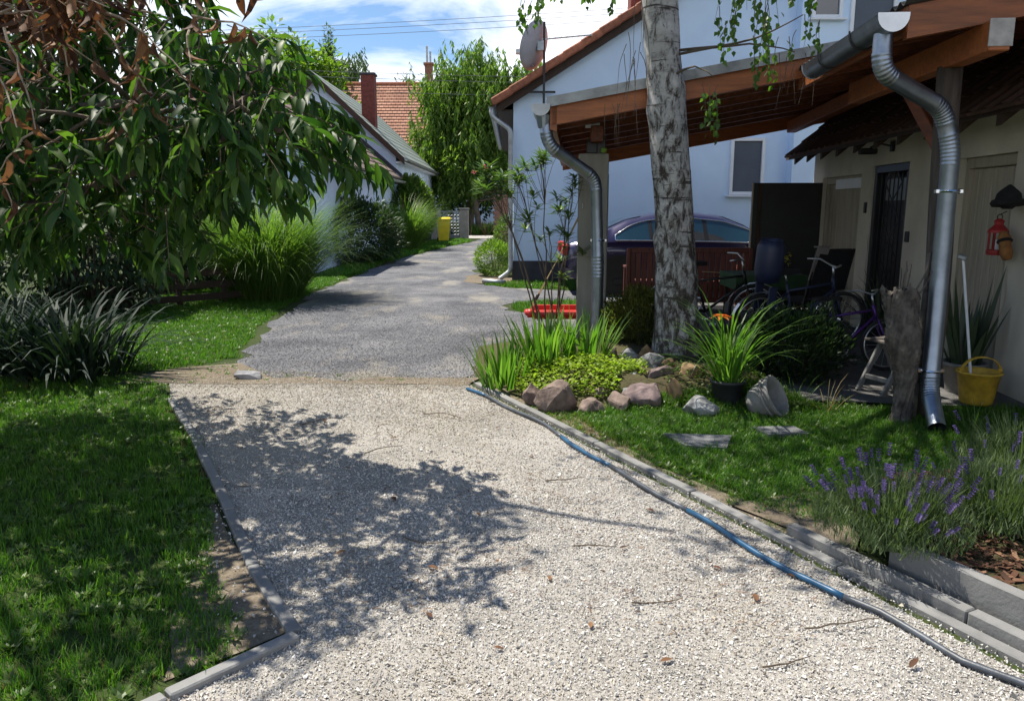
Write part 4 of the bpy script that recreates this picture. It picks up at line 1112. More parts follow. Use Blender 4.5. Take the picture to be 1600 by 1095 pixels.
for (c, rad, n) in LOBES:
    c = Vector(c)
    limb(branches, tp[r.randint(3, 9)], c - cb, .05, .018, r, .12, 6)
    for _ in range(max(3, n // 12)):
        limb(branches, c - cb + rvec(r) * .2, c - cb + Vector([rvec(r)[i] * rad[i] for i in range(3)]), .016, .006, r, .15, 5)
    for _ in range(n):
        d = rvec(r)
        if r.random() < .6: d = d.normalized() * r.uniform(.75, 1)
        p = c + Vector((d.x * rad[0], d.y * rad[1], d.z * rad[2]))
        px_, py_, pf_ = proj(p)
        if px_ < 300 and py_ < 100 and pf_ < 4.3: continue          # the withered limb hangs here
        if px_ > 385 and (py_ > 255 or py_ < 95): continue
        if -50 < px_ < 390 and py_ > 410 and pf_ < 5.6: continue    # the crown's underside rises to the right
        out = Vector((d.x, d.y, 0)) * .7 + rvec(r) * .5; out.z = r.uniform(-.55, .25)
        out.normalize(); L = r.uniform(.3, .55)
        tx_, ty_, tf_ = proj(p + out * L + Vector((0, 0, -.3 * L)))
        if tf_ > 0 and (ty_ > 450 or (tx_ > 395 and ty_ > 350)) and -100 < tx_ < 700: continue
        pts = []
        for k in range(6):
            u = k / 5; pts.append(p - cb + out * L * u + Vector((0, 0, -.22 * L * u * u)))
        twigs.tube(pts, [.0045 - .0005 * k for k in range(6)], 4)
        m = r.randint(10, 14)
        for k in range(m):
            u = 1 - .75 * ((k + .5) / m) ** 1.6; q = p + out * L * u + Vector((0, 0, -.22 * L * u * u))
            sd = out.cross(Vector((0, 0, 1))).normalized() * (1 if k % 2 else -1)
            f = out * r.uniform(.2, .8) + sd * r.uniform(.3, .9) + Vector((0, 0, -r.uniform(-.1, .95))) + rvec(r) * .45
            leafM.append(M_of(q, f, Vector((0, 0, 1)) + rvec(r) * .6, r.uniform(.09, .175) * (1.3 if c.z > 4 else 1)))  # leaves of the unseen upper lobes enlarged to shade the lawn more
twigs.build('twigs', m_twig, ct)['kind'] = 'stuff'; branches.build('branches', m_bark, ct, True)['kind'] = 'stuff'
LT = leaf_template(.31, .45, .12, 5)
lmesh = MB().add(*LT).mesh('leaf', L_chest, True)
def show_rank(M):
    x, y, f = proj(M.translation)
    return f if (0 < x < 1600 and 0 < y < 1095) else 99 + f
leafM.sort(key=show_rank)
own = leafM[:260]; rest = leafM[260:]
def loc_M(M, b):
    M = M.copy(); M.translation = M.translation - b; return M
for M in own: link('leaf', lmesh, ct, loc_M(M, cb))
LT2 = leaf_template(.31, .45, .12, 3)
fo = link('foliage', inst_mesh('foliage', LT2[0], LT2[1], Mnp([loc_M(M, cb) for M in rest]), L_chest, True), ct); fo['kind'] = 'stuff'
# withered twigs: hanging brown leaves on bare pale twigs
dead = MB(); dtw = MB(); dl = []
dmesh = MB().add(*leaf_template(.34, .9, .28, 4)).mesh('withered_leaf', L_dead, True)
def dead_spray(p, out, L, nl, drop):
    p = Vector(p); out = Vector(out).normalized(); pts = []
    for k in range(7):
        u = k / 6; pts.append(p - cb + out * L * u + Vector((0, 0, -.25 * L * u * u)) + rvec(r) * .012)
    dtw.tube(pts, [.006 - .0006 * k for k in range(7)], 5)
    for k in range(nl):
        u = r.uniform(.15, 1); q = p + out * L * u + Vector((0, 0, -.25 * L * u * u))
        f = Vector((r.uniform(-.35, .35), r.uniform(-.35, .35), -1))
        dl.append(M_of(q, f, rvec(r), r.uniform(.07, .135)))
for x, y, z, n in ((-2.6, 3.35, 2.55, 9), (-2.3, 3.35, 2.5, 9), (-2.05, 3.35, 2.5, 9), (-1.85, 3.4, 2.5, 8), (-2.2, 3.35, 2.38, 7), (-2.75, 3.55, 2.78, 8), (-2.45, 3.5, 2.72, 9), (-2.15, 3.55, 2.66, 9), (-1.95, 3.6, 2.72, 8), (-2.6, 3.6, 2.6, 8), (-2.3, 3.6, 2.52, 6), (-1.75, 3.7, 2.68, 7), (-1.6, 3.8, 2.5, 6), (-1.45, 3.9, 2.72, 5), (-2.0, 3.6, 2.5, 6), (-2.55, 3.8, 2.9, 9), (-2.2, 3.8, 2.95, 9), (-1.85, 3.9, 2.95, 8), (-1.4, 4.0, 2.95, 5)):
    for _ in range(5): dead_spray((x + r.uniform(-.14, .14), y + r.uniform(-.1, .2), z + r.uniform(-.06, .1)), (r.uniform(-.6, .9), r.uniform(-.6, .3), r.uniform(-.35, .1)), r.uniform(.25, .5), n - 2, 0)
for x, y, z in ((-2.2, 3.7, 2.0), (-2.5, 3.8, 1.85), (-1.75, 3.9, 2.2), (-2.75, 3.8, 2.2)): dead_spray((x, y, z), (r.uniform(-.5, .5), -.3, -.4), .25, 4, 0)
dtw.build('bare_twigs', m_twigl, ct)['kind'] = 'stuff'
dl.sort(key=show_rank)
for M in dl[:290]: link('withered_leaf', dmesh, ct, loc_M(M, cb))
if len(dl) > 290:
    V_, F_ = leaf_template(.34, .9, .28, 4)
    o = link('withered_foliage', inst_mesh('withered_foliage', V_, F_, Mnp([loc_M(M, cb) for M in dl[290:]]), L_dead, True), ct); o['kind'] = 'stuff'

# ---- birch
bt = thing('birch_tree', 'birch with rough pale trunk growing from the rock bed', 'tree', (1.73, 7.75, 0)); bb = Vector((1.73, 7.75, 0))
r = random.Random(21); vs, fs = [], []; NS, NR = 40, 90
def birch_c(z): return Vector((-.085 * z + .012 * math.sin(z * 1.3) * z, .02 * math.sin(z * 1.1), 0))
for i in range(NR + 1):
    z = -.05 + 6.5 * i / NR
    R0 = .235 + .10 * math.exp(-max(z, 0) / .22) - .040 * min(z, 1.3) / 1.3 * .6 - .012 * z
    if z > 3.4: R0 -= .028 * (z - 3.4)
    c = birch_c(z)
    for k in range(NS):
        g_ = 2 * math.pi * k / NS
        dv = Vector((math.cos(g_), math.sin(g_), 0))
        n_ = mnoise.noise(Vector((dv.x * 1.4, dv.y * 1.4, z * 1.1))) * .022 + mnoise.noise(Vector((dv.x * 5, dv.y * 5, z * 2.6))) * .012 * (1.6 if z < 1 else .8) + mnoise.noise(Vector((dv.x * 11, dv.y * 11, z * 7))) * .005
        # old branch collars bulge
        for zc, gc in ((2.55, 3.4), (2.75, 5.6), (1.55, 4.2), (3.25, 4.6), (1.95, 5.2), (1.3, 3.0)):
            dg = (g_ - gc + math.pi) % (2 * math.pi) - math.pi
            n_ += .03 * math.exp(-((z - zc) / .09) ** 2 - (dg / .6) ** 2)
        vs.append((c.x + dv.x * (max(R0, .05) + n_), c.y + dv.y * (max(R0, .05) + n_), z))
for i in range(NR):
    for k in range(NS): fs.append((i * NS + k, i * NS + (k + 1) % NS, (i + 1) * NS + (k + 1) % NS, (i + 1) * NS + k))
MB().add(vs, fs).build('trunk', m_birch, bt, True)
blt = ([(0, 0, 0), (-.36, .33, .03), (-.2, .68, 0), (0, 1, -.08), (.2, .68, 0), (.36, .33, .03)], [(0, 5, 2, 1), (2, 5, 4, 3)])
blm = MB().add(*blt).mesh('leaf', L_birch)
btw = MB(); bl = []
def bspray(p, L, n, dirx=0.0, leafy=True):
    """thin hanging twig with heart-shaped leaves"""
    p = Vector(p); pts = [p]; d = Vector((dirx + r.uniform(-.4, .4), r.uniform(-.4, .4), -.5))
    for k in range(7):
        d = d * .8 + Vector((r.uniform(-.12, .12), r.uniform(-.12, .12), -.35)); pts.append(pts[-1] + d.normalized() * L / 7)
    btw.tube([q - bb for q in pts], [.004 - .0004 * k for k in range(8)], 4)
    if leafy:
        for k in range(n):
            i = r.randint(1, 6); q = pts[i].lerp(pts[i + 1], r.random())
            bl.append(M_of(q + rvec(r) * .03, Vector((r.uniform(-.8, .8), r.uniform(-.8, .8), -1)), rvec(r) + Vector((0, -.6, .3)), r.uniform(.045, .075)))
for k in range(24): bspray((2.05 + r.uniform(-.2, .42), 7.0 + r.uniform(-.4, .4), 3.12 + r.uniform(-.05, .65)), r.uniform(.3, .55), 11)
for k in range(5): bspray((1.72 + r.uniform(-.05, .12), 7.0 + r.uniform(-.2, .2), 2.66 + r.uniform(-.05, .1)), r.uniform(.3, .45), 9)
for k in range(6): bspray((2.5 + r.uniform(-.15, .2), 7.0 + r.uniform(-.2, .2), 3.0 + r.uniform(-.05, .3)), r.uniform(.2, .3), 6)
for k in range(18): bspray((.35 + r.uniform(-.35, .65), 7.2 + r.uniform(-.3, .3), 3.62 + r.uniform(-.06, .25)), r.uniform(.18, .36), 8)
for k in range(4): bspray((.12 + r.uniform(-.06, .12), 7.2, 3.42), .28, 8)
for k in range(14): bspray((1.1 + r.uniform(-.12, .15), 7.1 + r.uniform(-.2, .2), 3.2 + r.uniform(-.3, .3)), r.uniform(.3, .6), 0, leafy=False)
for k in range(10): bspray((2.45 + r.uniform(-.15, .2), 7.0, 2.75 + r.uniform(-.2, .2)), r.uniform(.2, .4), 0, leafy=False)
for k in range(6): bspray((.92 + r.uniform(-.15, .2), 7.2, 2.55), r.uniform(.2, .4), 0, leafy=False)
lb = MB()
for e in ((2.2, 7.0, 3.55), (1.75, 7.0, 2.75), (2.5, 7.0, 3.25), (.4, 7.2, 3.8), (1.1, 7.1, 3.45), (2.45, 7.0, 2.95)):
    limb(lb, birch_c(3.2) + Vector((.1 if e[0] > 1.4 else -.1, -.05, min(e[2], 3.0) + (.6 if e[2] > 3.3 else .1))), Vector(e) - bb, .014, .004, r, .15, 6)
# the crown overhead, out of the picture but shading the drive and the bed
CB = [((1.4, 7.4, 7.2), (1.3, 1.3, 1.3)), ((-.5, 6.6, 5.3), (1.15, 1.1, .7)), ((.5, 6.4, 5.5), (1.2, 1.0, .7)), ((.2, 8.5, 5.6), (1.1, .9, .8)), ((-.3, 5.2, 5.2), (.9, .7, .5)), ((2.2, 7.4, 6.0), (1.2, 1.1, .8))]
for c, rad in CB:
    for k in range(5): limb(lb, birch_c(5) + Vector((0, 0, 4.8 + .3 * k)), Vector(c) - bb + Vector([rvec(r)[i] * rad[i] for i in range(3)]), .04, .01, r, .1, 6)
lb.build('branches', m_twig, bt, True)['kind'] = 'stuff'; btw.build('twigs', m_twig, bt)['kind'] = 'stuff'
bl.sort(key=lambda M: show_rank(M))
for M in bl[:300]: link('leaf', blm, bt, loc_M(M, bb))
up = []
for c, rad in CB:
    for k in range(int(2000 * rad[0] * rad[2] / 2)):
        d = rvec(r); q = Vector(c) + Vector([d[i] * rad[i] for i in range(3)])
        for j in range(2): up.append(M_of(q + rvec(r) * .18 - bb, Vector((r.uniform(-.8, .8), r.uniform(-.8, .8), -1)), rvec(r), r.uniform(.06, .1)))
up += [loc_M(M, bb) for M in bl[300:]]
o = link('foliage', inst_mesh('foliage', blt[0], blt[1], Mnp(up), L_birch), bt); o['kind'] = 'stuff'

# ---- trees beyond
tree('weeping_tree', 'tall light green drooping tree in front of the salmon tiled roof', 'tree', (-2.6, 47, 0), (-2.6, 47, 8), .32,
     [((-2.6, 47, 8.2), (2.6, 2.2, 2.6)), ((-1.2, 46, 6.4), (2.4, 2, 2.4)), ((-4.4, 47, 6.0), (1.8, 1.8, 2.2)), ((.4, 47, 7.6), (2.0, 2, 2.4)), ((-2.6, 46, 4.4), (2.6, 1.8, 2.0)), ((-1.6, 47, 10.1), (1.4, 1.2, 1.3)), ((.9, 46, 4.6), (1.6, 1.4, 2.2)), ((-5.2, 46.5, 4.8), (1.7, 1.5, 2.0)), ((-4.1, 47, 8.3), (1.6, 1.5, 1.7)), ((1.4, 47, 8.8), (1.6, 1.5, 1.8))],
     330, 13, QN, .36, L_willow, 31, strands=9, strand_len=1.3, clump_r=.8, group='trees behind the lane end')
tree('dark_leafy_tree', 'dark green leafy tree closing the end of the lane beside the white house', 'tree', (.2, 50, 0), (.2, 50, 5), .25,
     [((.3, 50, 4.2), (2.3, 1.6, 3.0)), ((-1.6, 50, 3.4), (1.8, 1.4, 2.6)), ((2.2, 50, 3.6), (2.0, 1.5, 2.8)), ((-4.2, 51, 3.0), (2.2, 1.4, 2.4))], 260, 44, QL, .34, L_dark, 32, clump_r=.7, group='trees behind the lane end')
tree('leaning_tree', 'small leaning tree with cut limb beside the gate pier', 'tree', (-1.85, 45.0, 0), (-2.4, 45.0, 3.2), .2,
     [((-2.5, 45, 4.0), (1.3, 1.2, 1.1)), ((-.9, 45.2, 3.6), (1.3, 1, 1.0)), ((.2, 45.2, 2.9), (1.0, .8, .9))], 70, 34, QN, .32, L_willow, 33, clump_r=.5, group='trees behind the lane end')
tree('lime_green_tree', 'broad bright yellow green tree above the left roofs', 'tree', (-18, 62, 0), (-18, 62, 9), .4,
     [((-18.4, 62, 12.0), (3.2, 2.5, 2.6)), ((-21, 61, 10.4), (2.6, 2.2, 2.4)), ((-15.2, 62, 10.8), (2.4, 2.2, 2.6)), ((-18, 61, 8.5), (4.6, 2.2, 2.2)), ((-23.4, 62, 9.6), (2.6, 2.2, 2.6)), ((-14, 61, 8.0), (2, 2, 1.8))], 330, 40, QL, .5, L_lime, 34, clump_r=.95, limbs=14, group='trees on the skyline')
tree('lime_green_tree', 'smaller bright green tree just left of the dark red chimney', 'tree', (-12.6, 50, 0), (-12.6, 50, 4), .25,
     [((-13.4, 50, 6.8), (2.0, 1.6, 1.5)), ((-10.8, 50, 6.4), (1.6, 1.4, 1.4)), ((-12, 50, 5.2), (2.4, 1.6, 1.4))], 100, 38, QL, .4, L_lime, 35, clump_r=.7, group='trees on the skyline')
tree('airy_tree', 'grey green airy tree on the skyline left of the tiled roof', 'tree', (-16.5, 84, 0), (-16.5, 84, 12), .4,
     [((-16.8, 84, 14.8), (2.4, 2, 3.0)), ((-14.6, 84, 12.8), (2.0, 2, 2.4)), ((-18.6, 84, 12.2), (2, 2, 2.6))], 130, 12, QN, .55, L_fardk, 36, strands=4, strand_len=2.2, clump_r=.9, group='trees on the skyline')
tree('airy_tree', 'low grey green tree on the skyline just above the tiled ridge', 'tree', (-10.6, 86, 0), (-10.6, 86, 11), .35,
     [((-11.4, 86, 12.8), (1.8, 1.6, 2.2)), ((-9.0, 86, 12.4), (1.8, 1.6, 2.0)), ((-12.4, 86, 11.4), (1.4, 1.4, 1.8))], 90, 34, QN, .5, L_fardk, 37, clump_r=.8, group='trees on the skyline')
tree('poplar_tree', 'thin dark poplar tip rising above the bright green tree', 'tree', (-22.2, 98, 0), (-22.2, 98, 20), .3,
     [((-22.2, 98, 20.5), (.55, .55, 2.2)), ((-22.2, 98, 17.5), (.9, .9, 3.0))], 60, 40, QN, .5, L_fardk, 38, clump_r=.4, group='trees on the skyline')
for i, (x, y, h, w_) in enumerate(((-17, 30, 5.0, 3.2), (-14, 23, 4.2, 2.6), (-11.5, 18, 3.4, 2.2))):
    pass
tree('dark_leafy_tree', 'tall dark tree behind the chestnut at the left edge of the picture', 'tree', (-9.5, 12.5, 0), (-9.5, 12.5, 3), .2,
     [((-9.2, 12.5, 3.6), (2.4, 1.6, 2.4)), ((-7.6, 12.8, 2.6), (1.6, 1.2, 1.8)), ((-11.5, 12, 4), (2.4, 1.6, 2.6))], 240, 40, LS_, .2, L_dark, 39, clump_r=.5, group='trees behind the lane end')
# background greenery far left and right so that the horizon is closed
for i, (x, y, h) in enumerate(((-44, 95, 12), (-34, 90, 13), (24, 90, 13), (12, 96, 12), (3, 92, 11), (-5, 98, 10))):
    tree('distant_tree', ['distant round tree far left behind the roofs', 'distant round tree left of the bright green tree', 'distant round tree hidden right behind the white house', 'second distant tree behind the white house', 'distant tree behind the weeping tree', 'distant tree behind the tiled house'][i], 'tree', (x, y, 0), (x, y, h * .5), .4,
         [((x, y, h * .6), (5.5, 3, h * .4)), ((x + 3, y, h * .45), (4, 3, h * .35)), ((x - 3.5, y, h * .45), (4, 3, h * .35))], 110, 30, QL, .75, L_fardk, 60 + i, clump_r=1.5, group='distant trees')

# ---- shrubs along the left side
LS = leaf_template(.42, .25, .1, 2)
shrub('hedge_shrub', 'clipped light green shrub below the shuttered windows', 'shrub', (-4.35, 33.0, 1.35), (1.05, 1.7, 1.5), 8500, QL, .17, L_hedge, 41, lump=.12, inner=.75)
shrub('dark_shrub', 'dark spreading evergreen shrub in front of the annex wall', 'shrub', (-4.55, 22.3, .85), (1.35, 1.4, 1.0), 8500, QN, .17, L_dark, 42, lump=.35, inner=.6)
shrub('dark_shrub', 'small dark shrub before the annex wall beside the big grass tuft', 'shrub', (-5.6, 20.6, .8), (.8, .9, .95), 3200, QN, .16, L_dark, 43, lump=.5, inner=.4)
shrub('globe_shrub', 'round bright green shrub at the corner of the white house', 'shrub', (-.42, 18.3, .40), (.47, .47, .44), 4200, QN, .075, L_lime, 44, lump=.10, inner=.7)
shrub('box_shrub', 'tall clipped shrub behind the house downpipe', 'shrub', (-.1, 22.4, .65), (.42, .5, .75), 3000, QN, .10, L_hedge, 45, lump=.1, inner=.7)
for i, (x, y, z, rx, ry, rz3, lab) in enumerate(((-7.3, 9.2, 1.2, 1.3, 1.1, 1.6, 'dark leafy shrub filling the far left edge behind the strap plant'), (-6.4, 11.8, 1.1, 1.1, 1.0, 1.3, 'dark leafy shrub behind the low board fence'), (-7.8, 13.5, 1.7, 1.6, 1.2, 2.0, 'tall dark shrub behind the board fence'), (-6.5, 15.3, .9, .9, .9, 1.0, 'dark shrub left of the big pale grass tuft'), (-9.6, 10.5, 1.8, 1.8, 1.4, 2.2, 'tall dark shrub at the far left edge'), (-7.2, 17.5, 1.5, 1.6, 1.3, 1.8, 'dark shrub beside the near end of the annex'))):
    shrub('garden_shrub', lab, 'shrub', (x, y, z), (rx, ry, rz3), 4200, LS, .13, L_dark, 70 + i, lump=.35, inner=.5, droop=.5, group='dark shrubs along the left fence')
shrub('dwarf_conifer', 'olive green dwarf conifer between the pillar and the birch', 'shrub', (1.42, 8.35, .42), (.40, .40, .34), 9000, QN, .05, L_conif, 46, lump=.35, inner=.55, up=.9)
shrub('juniper', 'dark feathery juniper to the right of the birch trunk', 'shrub', (2.62, 7.25, .33), (.62, .5, .36), 9000, QN, .06, L_dark, 47, lump=.4, inner=.4, up=1.0)

def grass_tuft(name, label, cat, c, n, H, spread, droop, w, m_leaf, seed, parts=True, lean=(.1, .9), zf=None, stem=None, seg=6, group=None):
    r = random.Random(seed); t = thing(name, label, cat, c, 0, group)
    bl_ = []
    for k in range(n):
        a = r.uniform(0, 6.28); d = spread * math.sqrt(r.random())
        L = H * r.uniform(.6, 1.1)
        b = MB().blade((d * math.cos(a), d * math.sin(a), zf or 0), a + r.uniform(-.7, .7), L, w * r.uniform(.7, 1.3), r.uniform(*lean) * (.35 + d / max(spread, .01) * .65), r.uniform(.5, 1) * droop, seg)
        bl_.append(b)
    if parts:
        for b in bl_[:300]: b.build('leaf_blade', m_leaf, t)
        bl_ = bl_[300:]
    if bl_:
        mb = MB()
        for b in bl_: mb.add(b.v, b.f)
        o = mb.build('blades', m_leaf, t); o['kind'] = 'stuff'
    return t
grass_tuft('tall_grass', 'big fountain of pale green ornamental grass beside the lane', 'ornamental grass', (-4.4, 13.8, 0), 3200, 2.35, .6, 2.2, .016, L_misc, 51, False, (.05, .75), seg=8)
grass_tuft('tall_grass', 'fountain of ornamental grass in front of the clipped shrub by the yellow bin', 'ornamental grass', (-4.1, 29.4, 0), 1500, 2.35, .55, 2.1, .02, L_misc, 52, False, (.05, .75), seg=7)
grass_tuft('strap_plant', 'dark clump of strap leaves on the left lawn under the tree', 'plant', (-4.35, 7.45, 0), 300, .98, .5, 2.2, .042, L_fibre, 53, True, (.05, 1.1), seg=6)
grass_tuft('strap_plant', 'second dark clump of strap leaves at the left edge of the picture', 'plant', (-5.35, 7.7, 0), 160, 1.05, .45, 1.8, .045, L_fibre, 54, True, (.05, 1.0), seg=6)
# iris: three clumps in a row along the bed
for i, (x, y, n, H) in enumerate(((-.06, 6.88, 95, .48), (.30, 7.05, 110, .52), (.70, 7.25, 80, .52))):
    lab = ['bright iris clump at the corner of the bed nearest the lane', 'bright iris clump in the middle of the row before the red swing', 'bright iris clump beside the downpipe foot'][i]
    grass_tuft('iris_plant', lab, 'iris', (x, y, bed_h(x, y) - .01), n, H, .24, .55, .034, L_iris, 55 + i, True, (.02, .62), seg=4, group='iris clumps')
grass_tuft('daylily', 'arching daylily clump in a dark pot beside the birch', 'daylily', (1.80, 6.25, .20), 110, .88, .10, 2.3, .022, L_day, 59, True, (.05, .95), seg=7)
for i, (x, y, n, lab) in enumerate(((2.32, 6.12, 14, 'thin wild grass tuft beside the tipped stone pot'), (3.32, 5.35, 22, 'loose grass tuft beside the downpipe spout'), (2.55, 6.0, 10, 'few dry grass stalks at the edge of the patio'))):
    grass_tuft('wild_grass', lab, 'grass tuft', (x, y, 0), n, .34, .06, 1.2, .008, L_day if i < 2 else L_dry, 62 + i, True, (.1, .9), seg=4, group='wild grass tufts')
# ground cover cushion round the big red rock
r = random.Random(66); Ms = []
for _ in range(4200):
    x, y = r.uniform(.02, 1.18), r.uniform(6.2, 7.2)
    k = mnoise.noise(Vector((x * 2.6, y * 2.6, 3)))
    if (x - .6) ** 2 / .36 + (y - 6.72) ** 2 / .22 > 1 + k: continue
    h = bed_h(x, y) + .10 * (1 + k) * r.random()
    Ms.append(M_of((x, y, h), Vector((r.uniform(-1, 1), r.uniform(-1, 1), r.uniform(-.1, .6))), Vector((0, 0, 1)) + rvec(r) * .4, r.uniform(.022, .045)))
gc = link('ground_cover', inst_mesh('ground_cover', QW[0], QW[1], Mnp(Ms), L_cover)); tag(gc, 'yellow green ground cover spilling over the bed edge', None, None, 'stuff')
r = random.Random(67); Ms = []
for _ in range(2600):
    x, y = r.uniform(.75, 2.9), r.uniform(6.0, 7.0)
    if mnoise.noise(Vector((x * 2.2, y * 2.2, 9))) < -.05: continue
    Ms.append(M_of((x, y, bed_h(x, y) + .05 * r.random()), Vector((r.uniform(-1, 1), r.uniform(-1, 1), r.uniform(-.1, .7))), Vector((0, 0, 1)) + rvec(r) * .4, r.uniform(.02, .045)))
gc = link('low_weeds', inst_mesh('low_weeds', QL[0], QL[1], Mnp(Ms), L_hedge)); tag(gc, 'low green weeds between the rocks of the bed', None, None, 'stuff')
# orange daylily flower on its stalk
fl = thing('orange_lily', 'orange trumpet lily bloom in front of the bicycle wheel', 'flower', (1.92, 6.9, .15))
MB().tube([(0, 0, 0), (.0, -.03, .3), (-.04, -.06, .53)], .005, 5).build('stalk', L_day, fl)
for k in range(6):
    a = k * math.pi / 3
    M = M_of((-.04, -.06, .52), (math.cos(a), math.sin(a) - .25, .45), (0, 0, 1), (.115, .10, .1))
    link('petal', MB().add(*leaf_template(.42, .6, .08, 4)).mesh('petal', L_orange, True), fl, M)
# oleander: long bare stems with tufts of narrow leaves
ol = thing('oleander', 'tall oleander with bare stems and tufts of narrow leaves beside the carport', 'shrub', (.48, 8.9, 0)); r = random.Random(71); ob_ = Vector((.48, 8.9, 0))
OL = leaf_template(.19, .15, .08, 3); om = MB().add(*OL).mesh('leaf', L_olea, True); olM = []
stems = [((-.30, 8.9, 2.0), 10), ((.05, 8.9, 1.92), 9), ((-.12, 8.8, 1.88), 8), ((.33, 8.9, 2.22), 9), ((.60, 8.85, 1.72), 6), ((.42, 8.8, 1.35), 3), ((.62, 8.8, 1.32), 3), ((.18, 8.85, 1.55), 3), ((-.05, 9.0, 1.5), 2), ((.7, 8.9, 1.98), 3), ((.55, 9.0, 1.05), 2)]
for e, nt_ in stems:
    e = Vector(e); mb = MB()
    pts = limb(mb, (r.uniform(-.1, .1), r.uniform(-.08, .08), 0), e - ob_, .011, .004, r, .05, 6, 8)
    mb.build('stem', m_twig, ol, True)
    for j in range(nt_):
        tip = e + (rvec(r) * .24 if j else Vector()); tip.z = e.z + r.uniform(-.18, .14) if j else e.z
        sm_ = MB(); limb(sm_, pts[6], tip - ob_, .004, .003, r, .08, 4, 4); sm_.build('shoot', m_twig, ol)
        for k in range(18):
            f = Vector((math.cos(k * 2.4), math.sin(k * 2.4), r.uniform(-.15, 1.1)))
            olM.append(M_of(tip - ob_ - Vector((0, 0, .012 * (k % 6))), f, (0, 0, 1), r.uniform(.10, .17)))
for M in olM[:290]: link('leaf', om, ol, M)
o = link('foliage', inst_mesh('foliage', OL[0], OL[1], Mnp(olM[290:]), L_olea), ol); o['kind'] = 'stuff'
for x, y, z in ((-.30, 8.85, 2.07), (.07, 8.85, 2.02), (.12, 8.85, 1.98), (-.42, 8.85, 2.0)):
    mb = MB()
    for k in range(7): V_, F_ = leaf_template(.7, .3, .05, 2); mm = M_of(Vector((x, y, z)) - ob_ + rvec(r) * .02, rvec(r) + Vector((0, 0, .5)), (0, 0, 1), .035); mb.add([mm @ Vector(q) for q in V_], F_)
    mb.build('pink_bloom', L_pink, ol)
# lavender
lf_m = MB()
for k in range(5):
    n = 7
    for j in range(n):
        a = j * 2 * math.pi / n + k * .5; z = .0 + k * .011
        q = Vector((math.cos(a) * .0045, math.sin(a) * .0045, z)); mm = M_of(q, (math.cos(a), math.sin(a), 1.3), (0, 0, 1), .0095)
        lf_m.add([mm @ Vector(w) for w in QW[0]], QW[1])
spike_me = lf_m.mesh('flower_spike', L_lavf)
for i, (x, y, n, H, nf, rad, lab) in enumerate(((1.74, 3.32, 800, .36, 95, .26, 'flowering lavender bush spilling over the concrete kerb'), (2.36, 3.5, 800, .36, 22, .30, 'greener lavender bush behind the bark mulch bed'), (2.85, 4.1, 600, .38, 22, .28, 'lavender bush at the right edge near the downpipe spout'))):
    t = thing('lavender', lab, 'lavender', (x, y, .18), 0, 'lavender bushes'); r = random.Random(80 + i)
    mb = MB(); tips = []
    for k in range(n):
        a = r.uniform(0, 6.28); d = rad * .5 * math.sqrt(r.random()); lean = r.uniform(.05, 1.0)
        L = H * r.uniform(.6, 1.05)
        mb.blade((d * math.cos(a), d * math.sin(a), -.05), a, L, .006, lean * .7, lean * .8, 4)
        tips.append((Vector(mb.v[-1]), a, lean))
    # grey green leaves low on the stems
    for k in range(n * 5):
        a = r.uniform(0, 6.28); d = rad * 1.3 * math.sqrt(r.random())
        q = Vector((d * math.cos(a), d * math.sin(a), r.uniform(0, .27) * (1.15 - d / (rad * 1.5))))
        mb.blade(q, r.uniform(0, 6.28), r.uniform(.03, .06), .005, r.uniform(.1, .9), .5, 2)
    mb.build('stems', L_lav, t)
    r.shuffle(tips)
    for p, a, lean in tips[:nf]:
        M = M_of(p - Vector((0, 0, .01)), (math.cos(a) * lean * .8, math.sin(a) * lean * .8, 1), (1, 0, 0), 1.0) @ Matrix.Rotation(R(-90), 4, 'X') @ Matrix.Scale(r.uniform(.7, 1.25), 4)
        link('flower_spike', spike_me, t, M)
# ------------------------------------------------------------------ kerbs, stones, hose
def slabs(name, label, cat, pts, w, h, z, L, m, part='kerb_slab', seed=0):
    """a run of concrete edging slabs with open joints; part per slab"""
    r = random.Random(seed); t = thing(name, label, cat, (*pts[0], 0)); o = Vector((*pts[0], 0))
    for a, b in zip(pts[:-1], pts[1:]):
        a, b = Vector((*a, 0)), Vector((*b, 0)); d = (b - a).length; n = max(1, round(d / L))
        for k in range(n):
            p, q = a.lerp(b, k / n), a.lerp(b, (k + 1) / n); e = (q - p).normalized() * .004
            zz = Vector((0, 0, z - h / 2 + r.uniform(-.004, .004))); sx = rvec(r) * .004; sx.z = 0
            MB().beam(p + e + zz + sx - o, q - e + zz + sx - o, w, h, .006).build(part, m, t)
    return t
slabs('edging', 'thin grey concrete edging strip between the lawn and the gravel', 'edging', [(-2.93, 6.40), (-2.44, 5.58), (-1.95, 4.70), (-1.53, 3.93), (-1.19, 3.29), (-.84, 2.73)], .055, .16, .034, .9, m_conc, seed=1)
slabs('edging', 'short concrete edging strip turning left at the bottom of the picture', 'edging', [(-.83, 2.70), (-1.17, 2.33), (-2.2, 1.2)], .055, .16, .036, .9, m_conc, seed=2)
kd = Vector((.4456, -.895, 0)); kn = Vector((.895, .4456, 0)); k0 = Vector((-.34, 6.98, 0))
def kp(t, off): q = k0 + kd * t + kn * off; return (q.x, q.y)
slabs('kerb', 'low concrete kerb along the right side of the gravel beside the hose', 'kerb', [kp(0, .015), kp(6.2, .0)], .06, .2, .035, 1.0, m_conc, seed=3)
slabs('kerb', 'stepped concrete kerb between the low kerb and the planter wall', 'kerb', [kp(3.75, .085), kp(6.6, .085)], .06, .26, .072, 1.0, m_conc, seed=4)
slabs('planter_wall', 'concrete planter wall holding back the bark mulch', 'wall', [kp(4.25, .2), kp(6.9, .2)], .06, .4, .168, .72, m_conc, seed=5)
